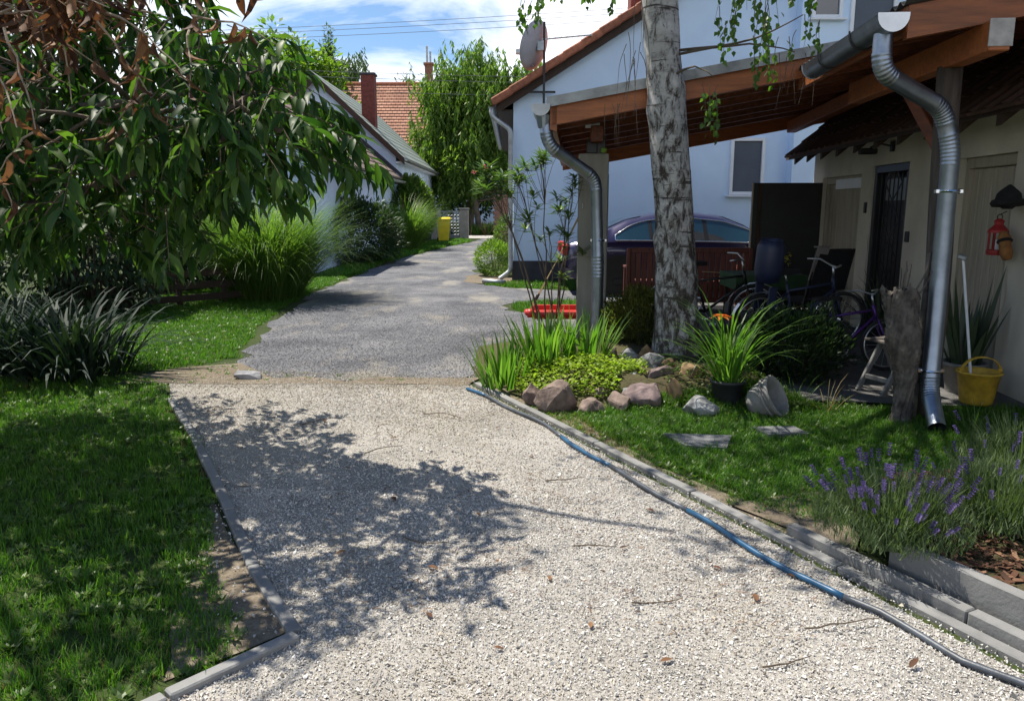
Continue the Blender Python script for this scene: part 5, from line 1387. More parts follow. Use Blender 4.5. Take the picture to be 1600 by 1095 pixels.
mul = [kp(4.2, .22), kp(6.9, .22), (5.0, 2.2), (5.2, 4.1), (3.4, 4.35), (2.2, 4.25), (1.72, 3.75)]
sheet('mulch_bed', ragged(mul, .05, .3, 31, keep=(0,)), .122, m_soil)
sheet('bed_soil', ragged([kp(3.3, .06), kp(4.05, .2), (1.8, 3.7), (2.2, 4.2), (1.75, 4.2)], .05, .2, 33), .02, m_dirt)
def chip_kind(seed):
    r = random.Random(seed); return MB().prism([(-1 + r.uniform(-.2, .2), -.4, 0), (.9, -.45 + r.uniform(-.1, .1), 0), (1.1, .3, .05), (-.7, .45, .04)], (r.uniform(-.1, .1), 0, .16))
q = rand_in(mul, 9000); N = len(q)
scatter('bark_mulch', np.column_stack([q, nrng.uniform(.125, .142, N)]), np.column_stack([nrng.normal(0, .25, N), nrng.normal(0, .25, N), nrng.uniform(0, 6.28, N)]), nrng.uniform(.01, .028, N), [proto(chip_kind(i), m_chip) for i in range(6)], 'red brown bark chips in the planter bed')
# hose: grey black runs with two blue lengths, one thing
HP = [(-.37, 6.74), (-.2, 6.46), (0.0, 6.10), (.16, 5.8), (.29, 5.55), (.40, 5.27), (.47, 5.04), (.54, 4.86), (.65, 4.66), (.79, 4.33), (.98, 3.93), (1.13, 3.58), (1.30, 3.22), (1.42, 2.98), (1.52, 2.86), (1.61, 2.69), (1.68, 2.53), (1.80, 2.40), (2.1, 2.0)]
hs = thing('garden_hose', 'long hose in grey and blue lengths lying beside the right kerb', 'hose', (HP[0][0], HP[0][1], 0))
def hose_run(i0, i1, m):
    pts = []
    for i in range(i0, i1):
        a, b = Vector((*HP[i], 0)), Vector((*HP[i + 1], 0))
        for k in range(4):
            q = a.lerp(b, k / 4); q.x += .012 * math.sin(q.y * 7) - .035; q.z = .030 + .004 * math.sin(q.y * 9); pts.append(q - Vector((HP[0][0], HP[0][1], 0)))
    q = Vector((*HP[i1], 0)); q.x += .012 * math.sin(q.y * 7) - .035; q.z = .030 + .004 * math.sin(q.y * 9); pts.append(q - Vector((HP[0][0], HP[0][1], 0)))
    MB().tube(pts, .0140, 10).build('hose_length', m, hs, True)
for i0, i1, m in ((0, 1, m_blueh), (1, 5, m_hose), (5, 8, m_blueh), (8, 10, m_hose), (10, 13, m_blueh), (13, 18, m_hose)): hose_run(i0, i1, m)
# rocks of the bed
def rock(i, x, y, z, w, h, mi, lab, seed):
    r = random.Random(seed); pts = []
    for _ in range(26):
        d = rvec(r).normalized(); pts.append((d.x * w * .56 * r.uniform(.86, 1.1), d.y * w * .46 * r.uniform(.86, 1.1), d.z * h * .66 * r.uniform(.8, 1.12)))
    hb = hull(pts, .010 * min(1, w / .2)); bm = bmesh.new()
    bv = [bm.verts.new(q) for q in hb.v]
    for f in hb.f: bm.faces.new([bv[k] for k in f])
    bmesh.ops.triangulate(bm, faces=bm.faces); bmesh.ops.subdivide_edges(bm, edges=[e for e in bm.edges if e.calc_length() > .04], cuts=2, use_grid_fill=True)
    bmesh.ops.triangulate(bm, faces=bm.faces)
    for v in bm.verts:
        q = v.co * 9 + Vector((seed, 0, 0)); d = v.co.normalized()
        v.co += d * (.016 * mnoise.noise(q) + .009 * mnoise.noise(q * 2.7) + .005 * mnoise.noise(q * 6)) * min(1, w / .2)
    bm.verts.index_update(); rb = MB().add([tuple(v.co) for v in bm.verts], [tuple(v.index for v in f.verts) for f in bm.faces]); bm.free()
    o = rb.build('rock', m_rocks[mi], None, False); o.location = (x, y, z + h * .27); o.rotation_euler = (r.uniform(-.2, .2), r.uniform(-.2, .2), r.uniform(0, 6))
    smooth_angle(o, 24)
    tag(o, lab, 'rock', 'rocks of the birch bed')
rocks = [(.36, 6.12, 0, .36, .29, 0, 'large reddish rock in the sun at the kerb side of the bed'), (.16, 6.26, 0, .18, .2, 0, 'narrow brown rock leaning on the left of the large reddish rock'), (.64, 6.04, 0, .24, .13, 0, 'flat brown rock right beside the large reddish rock'),
         (.76, 6.36, .03, .14, .13, 2, 'small dark rock half sunk in the yellow ground cover'), (.88, 6.10, 0, .2, .17, 0, 'rounded pinkish rock between flat brown and violet rocks'), (1.12, 6.22, 0, .36, .23, 2, 'broad violet rock at the front of the bed'),
         (1.36, 6.26, 0, .17, .25, 3, 'upright ochre brown stone right of the broad violet rock'), (1.50, 5.92, 0, .28, .19, 4, 'speckled pale grey rock at the front near the dark pot'), (1.60, 6.66, .08, .24, .28, 3, 'tall angular ochre rock at the foot of the birch'),
         (1.29, 6.64, .08, .30, .24, 2, 'dark violet rock behind the broad violet one'), (1.30, 7.02, .12, .27, .22, 1, 'grey angular rock left of the birch foot'), (1.14, 7.30, .12, .23, .2, 1, 'grey rock left of the grey angular one behind the weeds'),
         (.98, 7.42, .12, .2, .2, 2, 'blackish rock farthest left beside the downpipe'), (1.33, 7.38, .16, .22, .16, 3, 'small ochre rock behind the grey rocks'), (1.08, 6.66, .06, .19, .15, 1, 'small grey rock at the edge of the weeds'), (1.84, 6.9, .1, .2, .2, 2, 'dark rock behind the daylily leaves'),
         (1.46, 6.46, .05, .13, .12, 1, 'small grey stone between the upright ochre stone and the tall angular one'), (1.44, 6.98, .13, .15, .15, 3, 'small brown stone against the left side of the birch foot'), (1.22, 6.46, .05, .14, .12, 1, 'small dark grey stone behind the broad violet rock'), (1.7, 6.42, .04, .13, .12, 1, 'small grey stone just left of the black plant pot'), (.98, 6.34, .04, .13, .11, 1, 'small grey stone at the edge of the ground cover')]
for i, a in enumerate(rocks): rock(i, *a, seed=(231 if i == 7 else 200 + i))
# stepping stones
for i, (poly, lab) in enumerate(((SLAB1, 'larger grey stepping stone in the shaded grass'), (SLAB2, 'smaller grey stepping stone nearer the porch'))):
    mb = MB().prism([(x, y, .004) for x, y in ragged(poly, .02, .12, 40 + i)], (0, 0, .032))
    o = mb.build('stepping_stone', m_slab); tag(o, lab, 'stepping stone', 'stepping stones')
o = hull([(random.Random(5 + k).uniform(-.16, .16), random.Random(50 + k).uniform(-.1, .1), random.Random(90 + k).uniform(-.03, .07)) for k in range(18)], .012).build('rock', m_rocks[1]); o.location = (-2.55, 7.25, .02)
smooth_angle(o, 32); tag(o, 'lone grey stone on the dirt where lawn meets lane', 'rock')

# fallen leaves and sticks
r = random.Random(91)
dl_me = MB().add(*leaf_template(.42, .16, .1, 4)).mesh('dry_leaf', L_dead, True)
for k in range(22):
    x, y = [(-.6, 4.2), (.1, 3.1), (-.2, 3.9), (.9, 3.2), (.3, 2.8), (-.9, 5.2), (-1.4, 5.7), (.2, 4.9), (-.3, 2.9), (1.0, 2.9), (-.5, 6.2), (-1.8, 6.2), (.8, 3.9), (1.35, 2.55), (-.1, 5.6), (-1.1, 4.6), (.55, 3.55), (-.4, 3.3), (1.2, 3.1), (0.0, 2.6), (.62, 2.55), (-.8, 3.5)][k]
    o = link('dry_leaf', dl_me, None, M_of((x + r.uniform(-.1, .1), y + r.uniform(-.1, .1), .024), (r.uniform(-1, 1), r.uniform(-1, 1), .12), (0, 0, 1), r.uniform(.035, .07)))
    tag(o, 'brown dry leaf lying on the pale gravel', 'leaf', 'dry leaves on the gravel')
for k in range(10):
    x, y, L = [(1.15, 2.75, .32), (.5, 2.95, .22), (-.55, 3.6, .25), (.3, 3.5, .2), (-1.0, 4.9, .3), (-.7, 5.9, .35), (-1.6, 5.6, .3), (.2, 4.4, .25), (.9, 2.5, .2), (-.2, 6.3, .3)][k]
    a = r.uniform(-.6, .6); mb = MB(); limb(mb, (0, 0, 0), (math.cos(a) * L, math.sin(a) * L, .01), .004, .002, r, .08, 5, 6)
    o = mb.build('stick', m_twig); o.location = (x, y, .024); tag(o, 'thin dark stick lying on the pale gravel', 'stick', 'sticks on the gravel')
Ms = []                                        # fine litter: needles, catkins and bits of twig
for k in range(2600):
    x, y = rand_in([(-3.0, 6.9), (-.4, 6.9), (.9, 4.2), (-1.8, 4.3)], 1)[0] if k % 2 else rand_in([(-1.2, 3.0), (1.4, 2.6), (1.0, 4.2), (-1.7, 4.4)], 1)[0]
    if mnoise.noise(Vector((x * 1.5, y * 1.5, 2))) < -.05 and k % 5: continue
    Ms.append(M_of((x, y, r.uniform(.019, .026)), (r.uniform(-1, 1), r.uniform(-.5, .5), r.uniform(-.1, .1)), (0, 0, 1), (r.uniform(.008, .02), r.uniform(.015, .06), .02)))
o = link('litter', inst_mesh('litter', quad_leaf(.3)[0], quad_leaf(.3)[1], Mnp(Ms), L_dead)); tag(o, 'fine brown plant litter strewn over the gravel', None, None, 'stuff')

# pots beside the birch
tp_ = thing('stone_pot', 'weathered pale stone pot lying tipped on its side in the grass', 'pot', (2.04, 5.95, .13), R(52)); tp_.scale = (.86, .86, .86)
MP = Matrix.Rotation(R(62), 3, 'X') @ Matrix.Identity(3)
MB().lathe([(.0, -.17), (.10, -.17), (.145, -.12), (.175, -.02), (.185, .06), (.20, .075), (.205, .10), (.185, .105), (.165, .08), (.15, 0), (.12, -.1), (.0, -.13)], 28, M=MP, cap=False).build('bowl', m_pot, tp_, True)
MB().ring(MP @ Vector((0, 0, .03)), .188, .013, MP @ Vector((0, 0, 1)), 30, 6).build('band', m_pot, tp_, True)
MB().lathe([(0, -.095), (.14, -.08), (.145, -.05), (.0, -.04)], 20, M=MP, cap=False).build('soil', m_soil, tp_)
dp = thing('plant_pot', 'round black plastic pot holding the daylily', 'pot', (1.80, 6.25, 0))
MB().lathe([(.11, 0), (.135, .2), (.145, .2), (.147, .225), (.13, .225), (.125, .19), (0, .185)], 24, cap=False).build('shell', m_potd, dp, True)

# child's red swing hung from the pillar
sw = thing('swing_seat', 'red plastic swing seat hanging beside the carport pillar', 'swing', (.52, 9.15, .34))
mb = MB(); prof = []
for k in range(9):
    a = -1.2 + 2.6 * k / 8; prof.append((-.14 + .05 * math.sin(a), .06 + .05 * -math.cos(a)))
mb.box((.03, 0, .0), (.62, .28, .03), .012).box((.03, .13, .06), (.62, .03, .13), .012)
mb.tube([(-.32, -.13, .05), (.36, -.13, .05)], [.045, .045], 14)
mb.build('seat', m_red, sw, False)
MB().tube([(-.34, -.13, .055), (-.27, -.13, .055)], [.052, .052], 14).build('roll_end', m_red, sw, True)
MB().tube([(-.33, -.12, .055), (-.34, .12, .04)], .035, 10).build('side_bar', m_red, sw, True)
HK = Vector((.80 - .52, 8.86 - 9.15, 1.62 - .34))
for a, b in (((-.29, -.12, .1), HK), ((.24, -.12, .1), HK), ((-.31, .1, .06), HK + Vector((.02, .02, 0)))):
    a = Vector(a); MB().tube([a, a.lerp(b, .5) + Vector((0, 0, -.02)), b], .006, 5).build('rope', m_straw, sw)
    MB().tube([a.lerp(b, .1), a.lerp(b, .16)], .012, 6).build('rope_clamp', m_black, sw)
MB().tube([HK + Vector((-.02, .1, 0)), HK + Vector((0, -.02, 0)), HK + Vector((0, -.02, .05))], .008, 5).build('hook', m_zinc, sw)

# yellow wheeled bin far down the lane
yb = thing('wheeled_bin', 'bright yellow wheeled bin standing by the grass at the lane end', 'bin', (-3.12, 35.4, 0), R(8))
MB().add([(-.23, -.25, .08), (.23, -.25, .08), (.23, .22, .08), (-.23, .22, .08), (-.29, -.34, 1.0), (.29, -.34, 1.0), (.29, .30, 1.0), (-.29, .30, 1.0)],
         [(3, 2, 1, 0), (4, 5, 6, 7), (0, 1, 5, 4), (1, 2, 6, 5), (2, 3, 7, 6), (3, 0, 4, 7)]).build('body', m_yellow, yb)
MB().box((0, -.03, 1.0), (.63, .70, .05), .015).build('rim', m_yellow, yb)
MB().prism([(-.31, -.38, 1.028), (.31, -.38, 1.028), (.31, -.3, 1.08), (.29, .3, 1.10), (-.29, .3, 1.10), (-.31, -.3, 1.08)], (0, .001, .02)).box((0, -.02, 1.055), (.60, .66, .05), .02).build('lid', m_yellow, yb)
for s in (-1, 1): MB().tube([(s * .2, .26, .1), (s * .28, .26, .1)], .1, 16).build('wheel', m_rubber, yb, True)

# ---- car in front of the white house
car = thing('parked_car', 'dark violet liftback car parked behind the carport', 'car', (.97, 15.0, 0)); car.scale = (1, 1, 1.05)
ST = [(0, .38, .70, .76, .72, .66), (.08, .30, .84, .92, .82, .70), (.4, .24, .95, 1.01, .885, .70), (.75, .22, .965, 1.17, .90, .66), (1.15, .22, .962, 1.34, .905, .62), (1.7, .2, .955, 1.44, .91, .60), (2.3, .2, .945, 1.465, .91, .60),
      (2.9, .2, .935, 1.40, .91, .61), (3.35, .2, .925, 1.23, .91, .64), (3.75, .2, .915, 1.0, .905, .70), (4.3, .22, .82, .90, .88, .70), (4.65, .26, .70, .78, .80, .64), (4.85, .38, .56, .62, .66, .55)]
def car_st(x):
    for a, b in zip(ST[:-1], ST[1:]):
        if a[0] <= x <= b[0]:
            t = (x - a[0]) / (b[0] - a[0]); return [a[i] + (b[i] - a[i]) * t for i in range(6)]
    return list(ST[-1])
def ring_of(s):
    x, zb, zl, zt, hw, ht = s
    half = [(-hw * .80, zb), (-hw * .95, zb + .03), (-hw, zb + .18), (-hw * 1.0, zl - .20), (-hw * .985, zl - .04), (-hw * .96, zl), (-ht - (hw - ht) * .18, zt - .10 * min(1, (zt - zl) * 2)), (-ht * .93, zt - .03), (-ht * .6, zt)]
    return [(x, y, z) for y, z in half] + [(x, -y, z) for y, z in half[::-1]]
xs = [4.85 * k / 48 for k in range(49)]; vs, fs = [], []
for x in xs: vs += ring_of(car_st(x))
n = 18
for i in range(48):
    for k in range(n): fs.append((i * n + k, i * n + (k + 1) % n, (i + 1) * n + (k + 1) % n, (i + 1) * n + k))
fs += [tuple(range(n)), tuple(48 * n + k for k in range(n))[::-1]]
body = MB().add(vs, fs).build('body', m_carpaint, car); smooth_angle(body, 38)
def side_pt(x, u, off=.006, s=-1):
    _, zb, zl, zt, hw, ht = car_st(x)
    a = Vector((x, hw * .96, zl)); b = Vector((x, ht + (hw - ht) * .18, zt - .10 * min(1, (zt - zl) * 2)))
    q = a.lerp(b, u); d = (b - a); nn = Vector((0, d.z, -d.y)).normalized(); q = q + nn * off
    return Vector((q.x, s * q.y, q.z))
for s in (-1, 1):
    def wt(x): return .95 if x > 1.5 else .95 - .55 * ((1.5 - x) / .58) ** 2
    wx = [.92 + (3.62 - .92) * k / 24 for k in range(25)]
    vs = []
    for x in wx: vs += [side_pt(x, .05, .006, s), side_pt(x, max(.07, wt(x)), .006, s)]
    g = MB().add(vs, [(2 * k, 2 * k + 2, 2 * k + 3, 2 * k + 1) if s < 0 else (2 * k, 2 * k + 1, 2 * k + 3, 2 * k + 2) for k in range(24)]).build('side_windows', m_carglass, car, True)
    for x in (1.55, 2.55):
        MB().add([side_pt(x, .05, .009, s), side_pt(x + .07, .05, .009, s), side_pt(x + .04, .95, .009, s), side_pt(x - .03, .95, .009, s)], [(0, 1, 2, 3) if s < 0 else (3, 2, 1, 0)]).build('door_pillar', m_black, car)
    path = [side_pt(x, .03, .010, s) for x in wx] + [side_pt(x, max(.09, wt(x) + .02), .010, s) for x in wx[::-1]] + [side_pt(wx[0], .03, .010, s)]
    MB().tube(path, .011, 6, cap=False).build('chrome_trim', m_chrome, car, True)
    MB().box((3.42, s * 1.0, 1.0), (.12, .2, .13), .03).build('mirror', m_carpaint, car)
    MB().box((2.1, s * .915, .80), (.2, .03, .03), .01).box((3.0, s * .915, .79), (.001, .03, .03), 0).build('door_handle', m_chrome, car)
    for x in (.98, 3.78):
        MB().tube([(x, s * .60, .34), (x, s * .915, .34)], .385, 28).build('wheel_arch', m_black, car)
        wv = MB().ring((x, s * .83, .325), .265, .062, (0, 1, 0), 32, 10).build('wheel', m_rubber, car, True)
        mb = MB().ring((x, s * .895, .325), .215, .018, (0, 1, 0), 32, 8).tube([(x, s * .86, .325), (x, s * .90, .325)], .05, 12)
        for k in range(7):
            a = 2 * math.pi * k / 7
            for da in (-.10, .10): mb.beam((x + .04 * math.cos(a + da), s * .895, .325 + .04 * math.sin(a + da)), (x + .21 * math.cos(a + da * .9), s * .89, .325 + .21 * math.sin(a + da * .9)), .02, .02)
        mb.build('rim', m_steel, wv)
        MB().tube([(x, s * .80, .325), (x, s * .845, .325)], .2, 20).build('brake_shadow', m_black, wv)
    MB().box((.02, s * .62, .80), (.12, .3, .2), .03).build('tail_lamp', m_red, car)
    MB().box((4.62, s * .62, .66), (.25, .3, .12), .03).build('headlamp', m_glass, car)
for a, b, nm in ((.42, 1.42, 'rear_screen'), (2.95, 3.70, 'windscreen')):
    vs = []
    for k in range(7):
        x = a + (b - a) * k / 6; _, zb, zl, zt, hw, ht = car_st(x); vs += [(x, -ht * .8, zt + .0035 - .008), (x, 0, zt + .006), (x, ht * .8, zt + .0035 - .008)]
    MB().add(vs, [(3 * k + j, 3 * k + 3 + j, 3 * k + 4 + j, 3 * k + 1 + j) for k in range(6) for j in range(2)]).build(nm, m_carglass, car, True)
MB().box((2.4, -.93, .26), (3.0, .04, .12), .015).build('sill_trim', m_black, car)

# ---- under the carport: bench seen from behind
bn = thing('slatted_bench', 'red brown slatted garden bench seen from behind the birch', 'bench', (2.78, 12.1, .03), R(-1))
for s in (-1, 1): MB().beam((s * .95, 0, 0), (s * .95, -.0, .96), .06, .06, .006).build('leg', m_furn, bn)
for s in (-1, 1): MB().beam((s * .92, .55, 0), (s * .92, .55, .62), .06, .06, .006).build('leg', m_furn, bn)
MB().beam((-.92, 0, .93), (.92, 0, .93), .05, .08, .006).build('top_rail', m_furn, bn)
MB().beam((-.92, 0, .15), (.92, 0, .15), .05, .07, .006).build('bottom_rail', m_furn, bn)
for k in range(21): MB().beam((-.88 + k * .088, -.0, .186), (-.88 + k * .088, -.0, .889), .072, .02, .003, up=(0, 1, 0)).build('back_slat', m_furn, bn)
for k in range(5): MB().box((0, .1 + k * .11, .42), (1.78, .09, .025), .004).build('seat_slat', m_furn, bn)
for s in (-1, 1): MB().beam((s * .93, -.03, .64), (s * .93, .6, .64), .06, .035, .004).build('armrest', m_furn, bn)
MB().tube([(.2, -.03, .60), (.5, -.04, .585), (.82, -.03, .6)], .008, 5).tube([(.5, -.04, .59), (.47, -.045, .5), (.5, -.05, .42)], .008, 5).tube([(.52, -.04, .59), (.6, -.05, .53), (.58, -.05, .44)], .008, 5).build('tied_rope', m_straw, bn)
tbt = thing('garden_table', 'small table under a dark green cloth beside the open black door', 'table', (3.62, 11.1, .03))
MB().box((0, 0, .64), (.95, .8, .03), .01).build('top', m_darkwood, tbt)
MB().box((0, 0, .66), (1.0, .85, .008)).box((0, -.425, .56), (1.0, .006, .2)).box((-.5, 0, .56), (.006, .85, .2)).build('cloth', m_greenc, tbt)
for a in (-1, 1):
    for b in (-1, 1): MB().beam((a * .42, b * .35, 0), (a * .42, b * .35, .625), .05, .05, .005).build('leg', m_darkwood, tbt)
vz = thing('flower_jar', 'small jar of yellow flowers on the green tablecloth', 'flowers', (3.80, 10.85, .696))
MB().lathe([(.04, 0), (.055, .03), (.055, .1), (.04, .13), (.045, .15)], 12).build('jar', m_navy, vz, True)
r = random.Random(5); mb = MB()
for k in range(40):
    M = M_of((r.uniform(-.12, .1), r.uniform(-.1, .1), r.uniform(.14, .3)), rvec(r), (0, 0, 1), .06); mb.add([M @ Vector(q) for q in QW[0]], QW[1])
mb.build('blooms', leaf_mat('yellow_petal', (.3, .25, .03), (.45, .38, .05), (.5, .45, .1), .3), vz)

# folding chair with a dark pad, and a cloth hung over its corner
fc = thing('patio_chair', 'high backed patio chair with dark pad and grey cloth over one corner', 'chair', (3.86, 9.55, .03), R(18))
for s in (-1, 1):
    MB().beam((s * .25, -.10, 0), (s * .25, .02, .45), .035, .035, .004).build('leg', m_black, fc)
    MB().beam((s * .25, .45, 0), (s * .25, .38, .45), .035, .035, .004).build('leg', m_black, fc)
    MB().beam((s * .27, -.02, .42), (s * .27, -.20, 1.1), .03, .03, .004).build('back_post', m_black, fc)
MB().box((0, .2, .44), (.5, .48, .06), .02).build('seat', m_hat, fc)
MB().beam((0, -.05, .5), (0, -.20, 1.10), .5, .05, .02, up=(0, 1, 0)).build('back_pad', m_hat, fc)
MB().beam((-.21, -.10, .72), (-.2, -.225, 1.12), .17, .02, .008, up=(0, 1, 0)).box((-.2, -.2, 1.13), (.18, .1, .02), .006).build('cloth', m_cloth, fc)

def bike(lab, loc, rz, s, m_fr, seat=False, mudguard=True, basket=False, lean=.12):
    t = thing('bicycle', lab, 'bicycle', loc, rz, 'bicycles on the porch'); t.scale = (s, s, s); t.rotation_euler = (lean, 0, rz)
    Rw = .335
    for x in (-.52, .54):
        w = MB().ring((x, 0, Rw), Rw - .02, .02, (0, 1, 0), 36, 8).build('wheel', m_rubber, t, True)
        MB().ring((x, 0, Rw), Rw - .05, .012, (0, 1, 0), 36, 6).build('rim', m_steel, w, True)
        mb = MB().tube([(x, -.04, Rw), (x, .04, Rw)], .022, 8)
        for k in range(18):
            a = 2 * math.pi * k / 18; mb.beam((x, .015 * (-1) ** k, Rw), (x + .285 * math.cos(a), 0, Rw + .285 * math.sin(a)), .0035, .0035)
        mb.build('spokes', m_steel, w)
        if mudguard:
            pts = [(x + (Rw + .02) * math.cos(R(a)), 0, Rw + (Rw + .02) * math.sin(R(a))) for a in range(20, 190, 12)]
            mg = MB()
            for p, q in zip(pts[:-1], pts[1:]): mg.beam(p, q, .055, .006)
            mg.build('mudguard', m_steel, t)
    bbk, hd, st, ra = (-.08, 0, .30), (.38, 0, .80), (-.22, 0, .78), (-.52, 0, Rw)
    MB().tube([bbk, (.40, 0, .70)], .018, 8).tube([(.385, 0, .78), (-.20, 0, .70)], .016, 8).tube([bbk, st], .016, 8).tube([(-.08, .03, .30), (-.52, .05, Rw)], .01, 6).tube([(-.08, -.03, .30), (-.52, -.05, Rw)], .01, 6).tube([(-.2, .02, .68), (-.52, .05, Rw)], .009, 6).tube([(-.2, -.02, .68), (-.52, -.05, Rw)], .009, 6).tube([(.41, 0, .66), (.37, 0, .84)], .022, 8).build('frame', m_fr, t, True)
    MB().tube([(.41, .045, .66), (.54, .045, Rw)], .012, 6).tube([(.41, -.045, .66), (.54, -.045, Rw)], .012, 6).build('fork', m_fr, t, True)
    MB().tube([(.37, 0, .84), (.35, 0, .98)], .014, 8).tube([(.18, -.28, 1.02), (.30, -.2, 1.03), (.36, -.05, .98), (.36, .05, .98), (.30, .2, 1.03), (.18, .28, 1.02)], .012, 8).build('handlebar', m_steel, t, True)
    MB().tube([st, (-.26, 0, .90)], .012, 8).build('seat_post', m_steel, t, True)
    MB().prism([(-.40, -.09, .90), (-.40, .09, .90), (-.2, .05, .91), (-.08, .02, .905), (-.08, -.02, .905), (-.2, -.05, .91)], (0, 0, .05)).build('saddle', m_hat, t)
    MB().ring((-.08, -.06, .30), .09, .008, (0, 1, 0), 20, 5).beam((-.08, -.09, .30), (.02, -.09, .16), .02, .012).beam((-.08, .08, .30), (-.18, .08, .44), .02, .012).box((.02, -.13, .16), (.09, .08, .02), .004).box((-.18, .12, .44), (.09, .08, .02), .004).build('crank', m_steel, t)
    if basket: MB().box((.60, 0, .92), (.3, .36, .24), .02).build('basket', m_darkwood, t)
    if seat:
        q = MB().lathe([(.0, 0), (.13, .02), (.16, .15), (.155, .42), (.12, .5), (.11, .5), (.14, .4), (.14, .16), (.1, .05), (.0, .04)], 14, (-.48, 0, .80)); q.build('child_seat', m_navy, t, True)
        MB().box((-.48, -.15, .62), (.1, .03, .32), .01).box((-.48, .15, .62), (.1, .03, .32), .01).build('seat_bracket', m_navy, t)
    return t
bike('bicycle with its wheel seen behind the orange lily', (2.55, 9.75, .03), R(-12), .98, m_black)
bike('bicycle carrying a navy child seat before the patio chair', (3.28, 8.75, .03), R(12), .97, m_navy, seat=True)
bike('small purple child bicycle beside the wooden stump', (3.30, 7.45, .03), R(6), .78, m_purple, mudguard=False, lean=-.12)

# stump, hollow log bowl, stool, bucket and broom by the post
r = random.Random(3)
sp = thing('wood_stump', 'gnarled barked tree stump set upright beside the porch post', 'stump', (2.99, 5.72, 0)); vs, fs = [], []; NS, NR = 72, 110
for i in range(NR + 1):
    t = i / NR
    Rr = .055 + .045 * t ** 1.5 + .03 * math.exp(-((t - .62) / .16) ** 2) + .015 * math.exp(-(t / .06) ** 2)
    for k in range(NS):
        a = 2 * math.pi * k / NS + 1.6 * t; d = Vector((math.cos(a), math.sin(a), 0)); e_ = Vector((math.cos(a - 2.4 * t), math.sin(a - 2.4 * t), 0))
        top = 1.02 + .07 * mnoise.noise(Vector((d.x * 1.6, d.y * 1.6, 3))) + .05 * mnoise.noise(Vector((d.x * 6, d.y * 6, 7))); z = top * t
        rv = 1 - abs(mnoise.noise(Vector((e_.x * 4, e_.y * 4, z * .8)))) * 3
        n_ = .03 * mnoise.noise(Vector((d.x * 1.3 + 4, d.y * 1.3, z * 2.6))) + .026 * rv + .022 * mnoise.noise(Vector((e_.x * 10, e_.y * 10, z * 9))) + .012 * mnoise.noise(Vector((d.x * 24, d.y * 24, z * 30)))
        sc_ = max(.025, Rr + n_ * (.5 + .6 * t)); vs.append((d.x * sc_ - .06 * t + .03 * math.sin(t * 5), d.y * sc_ * .9 + .02 * math.sin(t * 7), z))
for i in range(NR):
    for k in range(NS): fs.append((i * NS + k, i * NS + (k + 1) % NS, (i + 1) * NS + (k + 1) % NS, (i + 1) * NS + k))
vs.append((-.05, 0, .9)); fs += [(NR * NS + k, NR * NS + (k + 1) % NS, len(vs) - 1) for k in range(NS)]
MB().add(vs, fs).build('log', m_deadwood, sp, True)
for k in range(7):
    mb = MB(); limb(mb, (-.05 + r.uniform(-.03, .03), r.uniform(-.03, .03), .9), (-.05 + r.uniform(-.1, .2), r.uniform(-.1, .1), r.uniform(1.08, 1.25)), .010, .004, r, .12, 5, 5); mb.build('dead_twig', m_deadwood, sp)
st_ = thing('wooden_stool', 'grey wooden folding stool standing left of the stump', 'stool', (3.34, 6.62, .03), R(20))
for s in (-1, 1):
    MB().beam((-.22, s * .14, 0), (.02, s * .14, .44), .03, .045, .004).build('leg', m_pot, st_)
    MB().beam((.24, s * .11, 0), (-.0, s * .11, .44), .03, .045, .004).build('leg', m_pot, st_)
MB().beam((-.15, -.125, .13), (-.15, .125, .13), .03, .04, .004).build('rung', m_pot, st_)
for k in range(4): MB().box((-.12 + k * .085, 0, .455), (.07, .36, .022), .004).build('seat_slat', m_deadwood, st_)
bk = thing('bucket', 'dirty yellow plastic bucket with raised handle by the outbuilding wall', 'bucket', (3.87, 6.22, .03))
MB().lathe([(.0, .0), (.115, .0), (.125, .02), (.16, .255), (.175, .26), (.175, .275), (.158, .275), (.15, .25), (.115, .02), (0, .015)], 26, cap=False).build('pail', m_yellow2, bk, True)
mb = MB(); pts = [Vector((-.165 * math.cos(R(a)), -.02, .265 + .13 * math.sin(R(a)))) for a in range(0, 181, 15)]
for p, q in zip(pts[:-1], pts[1:]): mb.beam(p, q, .03, .008)
mb.build('handle', m_yellow2, bk)
mp_ = thing('mop', 'white handled mop leaning in the yellow bucket', 'mop', (3.84, 6.22, .06))
MB().tube([(.0, 0, .0), (-.12, .14, 1.15)], .011, 8).build('handle', m_whitepaint, mp_)
MB().beam((-.13, .15, 1.15), (-.12, .14, 1.19), .05, .07, .01).build('grip', m_zinc, mp_)
MB().lathe([(.05, -.02), (.06, .03), (.02, .14)], 10).build('head', m_cloth, mp_)
ag = thing('sword_plant', 'tall dark sword leaved pot plants behind the yellow bucket', 'pot plant', (3.98, 6.62, .03)); r = random.Random(12)
MB().lathe([(.13, 0), (.17, .24), (.185, .24), (.185, .27), (.16, .27), (.15, .22), (0, .2)], 20, cap=False).build('pot', m_pot, ag, True)
for k in range(26):
    a = r.uniform(0, 6.28); d = .12 * math.sqrt(r.random())
    MB().blade((d * math.cos(a), d * math.sin(a), .2), a, r.uniform(.45, .95), r.uniform(.045, .08), r.uniform(.02, .5), r.uniform(0, .25), 4).build('leaf_blade', L_agave, ag)
ag2 = thing('sword_plant', 'arching leaved pot plant on the patio beside the grille door', 'pot plant', (4.25, 8.75, .03))
MB().lathe([(.12, 0), (.16, .24), (.175, .24), (.175, .27), (.15, .27), (.14, .22), (0, .2)], 20, cap=False).build('pot', m_potd, ag2, True)
for k in range(22):
    a = r.uniform(0, 6.28); MB().blade((.05 * math.cos(a), .05 * math.sin(a), .2), a, r.uniform(.5, .9), .035, r.uniform(.1, .9), r.uniform(.4, 1.6), 5).build('leaf_blade', L_agave, ag2)
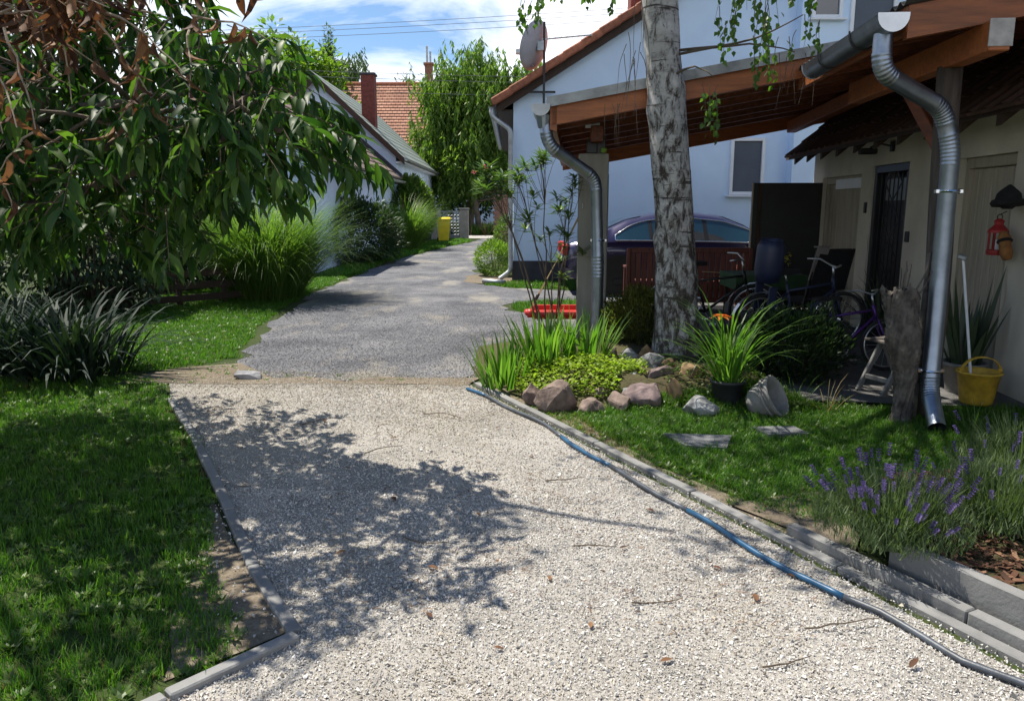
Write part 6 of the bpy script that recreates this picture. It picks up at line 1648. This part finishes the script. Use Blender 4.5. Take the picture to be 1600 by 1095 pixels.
# what hangs on the outbuilding wall
ln = thing('lantern', 'small red metal lantern hanging on the cream wall', 'lantern', (4.17, 6.66, 1.23), RZ); ln.scale = (.86, .86, .86)
MB().lathe([(.0, 0), (.085, .0), (.09, .02), (.09, .05), (.075, .055), (0, .055)], 16, cap=False).build('base', m_lred, ln)
MB().lathe([(.095, .22), (.09, .245), (.05, .29), (.04, .3), (.045, .33), (.05, .335), (.02, .36), (0, .36)], 16, cap=False).build('roof', m_lred, ln)
for k in range(8): a = k * math.pi / 4; MB().beam((.078 * math.cos(a), .078 * math.sin(a), .05), (.078 * math.cos(a), .078 * math.sin(a), .23), .012, .012).build('bar', m_lred, ln)
MB().lathe([(.03, .055), (.03, .15), (0, .15)], 12, cap=False).build('candle', m_whitepaint, ln)
MB().ring((0, 0, .375), .025, .005, (0, 1, 0), 14, 5).tube([(0, 0, .4), (.06, 0, .43)], .005, 5).build('hook', m_black, ln)
ht_ = thing('knit_cap', 'black knitted cap hanging on the wall above the lantern', 'cap', (4.12, 6.5, 1.62), RZ)
vs, fs = [], []
for i in range(9):
    for k in range(16):
        a = 2 * math.pi * k / 16; t = i / 8; rr = .15 * math.sin(math.pi * (.12 + .86 * t)) + .02 * mnoise.noise(Vector((math.cos(a) * 3, math.sin(a) * 3, t * 5)))
        vs.append((rr * .45 * math.cos(a), rr * 1.15 * math.sin(a), .2 * t))
for i in range(8):
    for k in range(16): fs.append((i * 16 + k, i * 16 + (k + 1) % 16, (i + 1) * 16 + (k + 1) % 16, (i + 1) * 16 + k))
MB().add(vs, fs).build('crown', m_hat, ht_, True); MB().ring((0, 0, .05), .1, .03, (0, .1, 1), 20, 6).build('brim', m_hat, ht_, True)
sh_ = thing('felt_slipper', 'orange and black felt slipper hung beside the red lantern', 'slipper', (4.14, 6.45, 1.20), RZ)
MB().lathe([(0, 0), (.035, .01), (.05, .06), (.045, .14), (.05, .2), (.03, .25), (0, .26)], 12, M=Matrix.Rotation(R(-25), 3, 'X'), cap=False).build('sole', m_orangefelt, sh_, True)
MB().ring(Matrix.Rotation(R(-25), 3, 'X') @ Vector((0, 0, .17)), .048, .014, (0, .4, .9), 14, 6).build('collar', m_hat, sh_, True)
# low board fence under the tree on the left
fn = thing('board_fence', 'low dark board fence under the tree behind the lit grass', 'fence', (-6.6, 11.6, 0), R(42))
for k in range(5): MB().beam((k * .75, 0, 0), (k * .75, 0, .70 + .04 * (k % 2)), .08, .08, .008).build('post', m_darkwood, fn)
for k in range(3): MB().beam((-.2, -.06, .14 + k * .2), (3.3, -.06, .15 + k * .2), .025, .11, .004).build('board', m_darkwood, fn)
# short pipe lying by the house corner
o = MB().tube([(-.62, 16.35, .07), (-.15, 16.15, .06)], .05, 12).build('pipe_piece', m_zinc, None, True); tag(o, 'short loose zinc pipe lying below the round shrub', 'pipe')
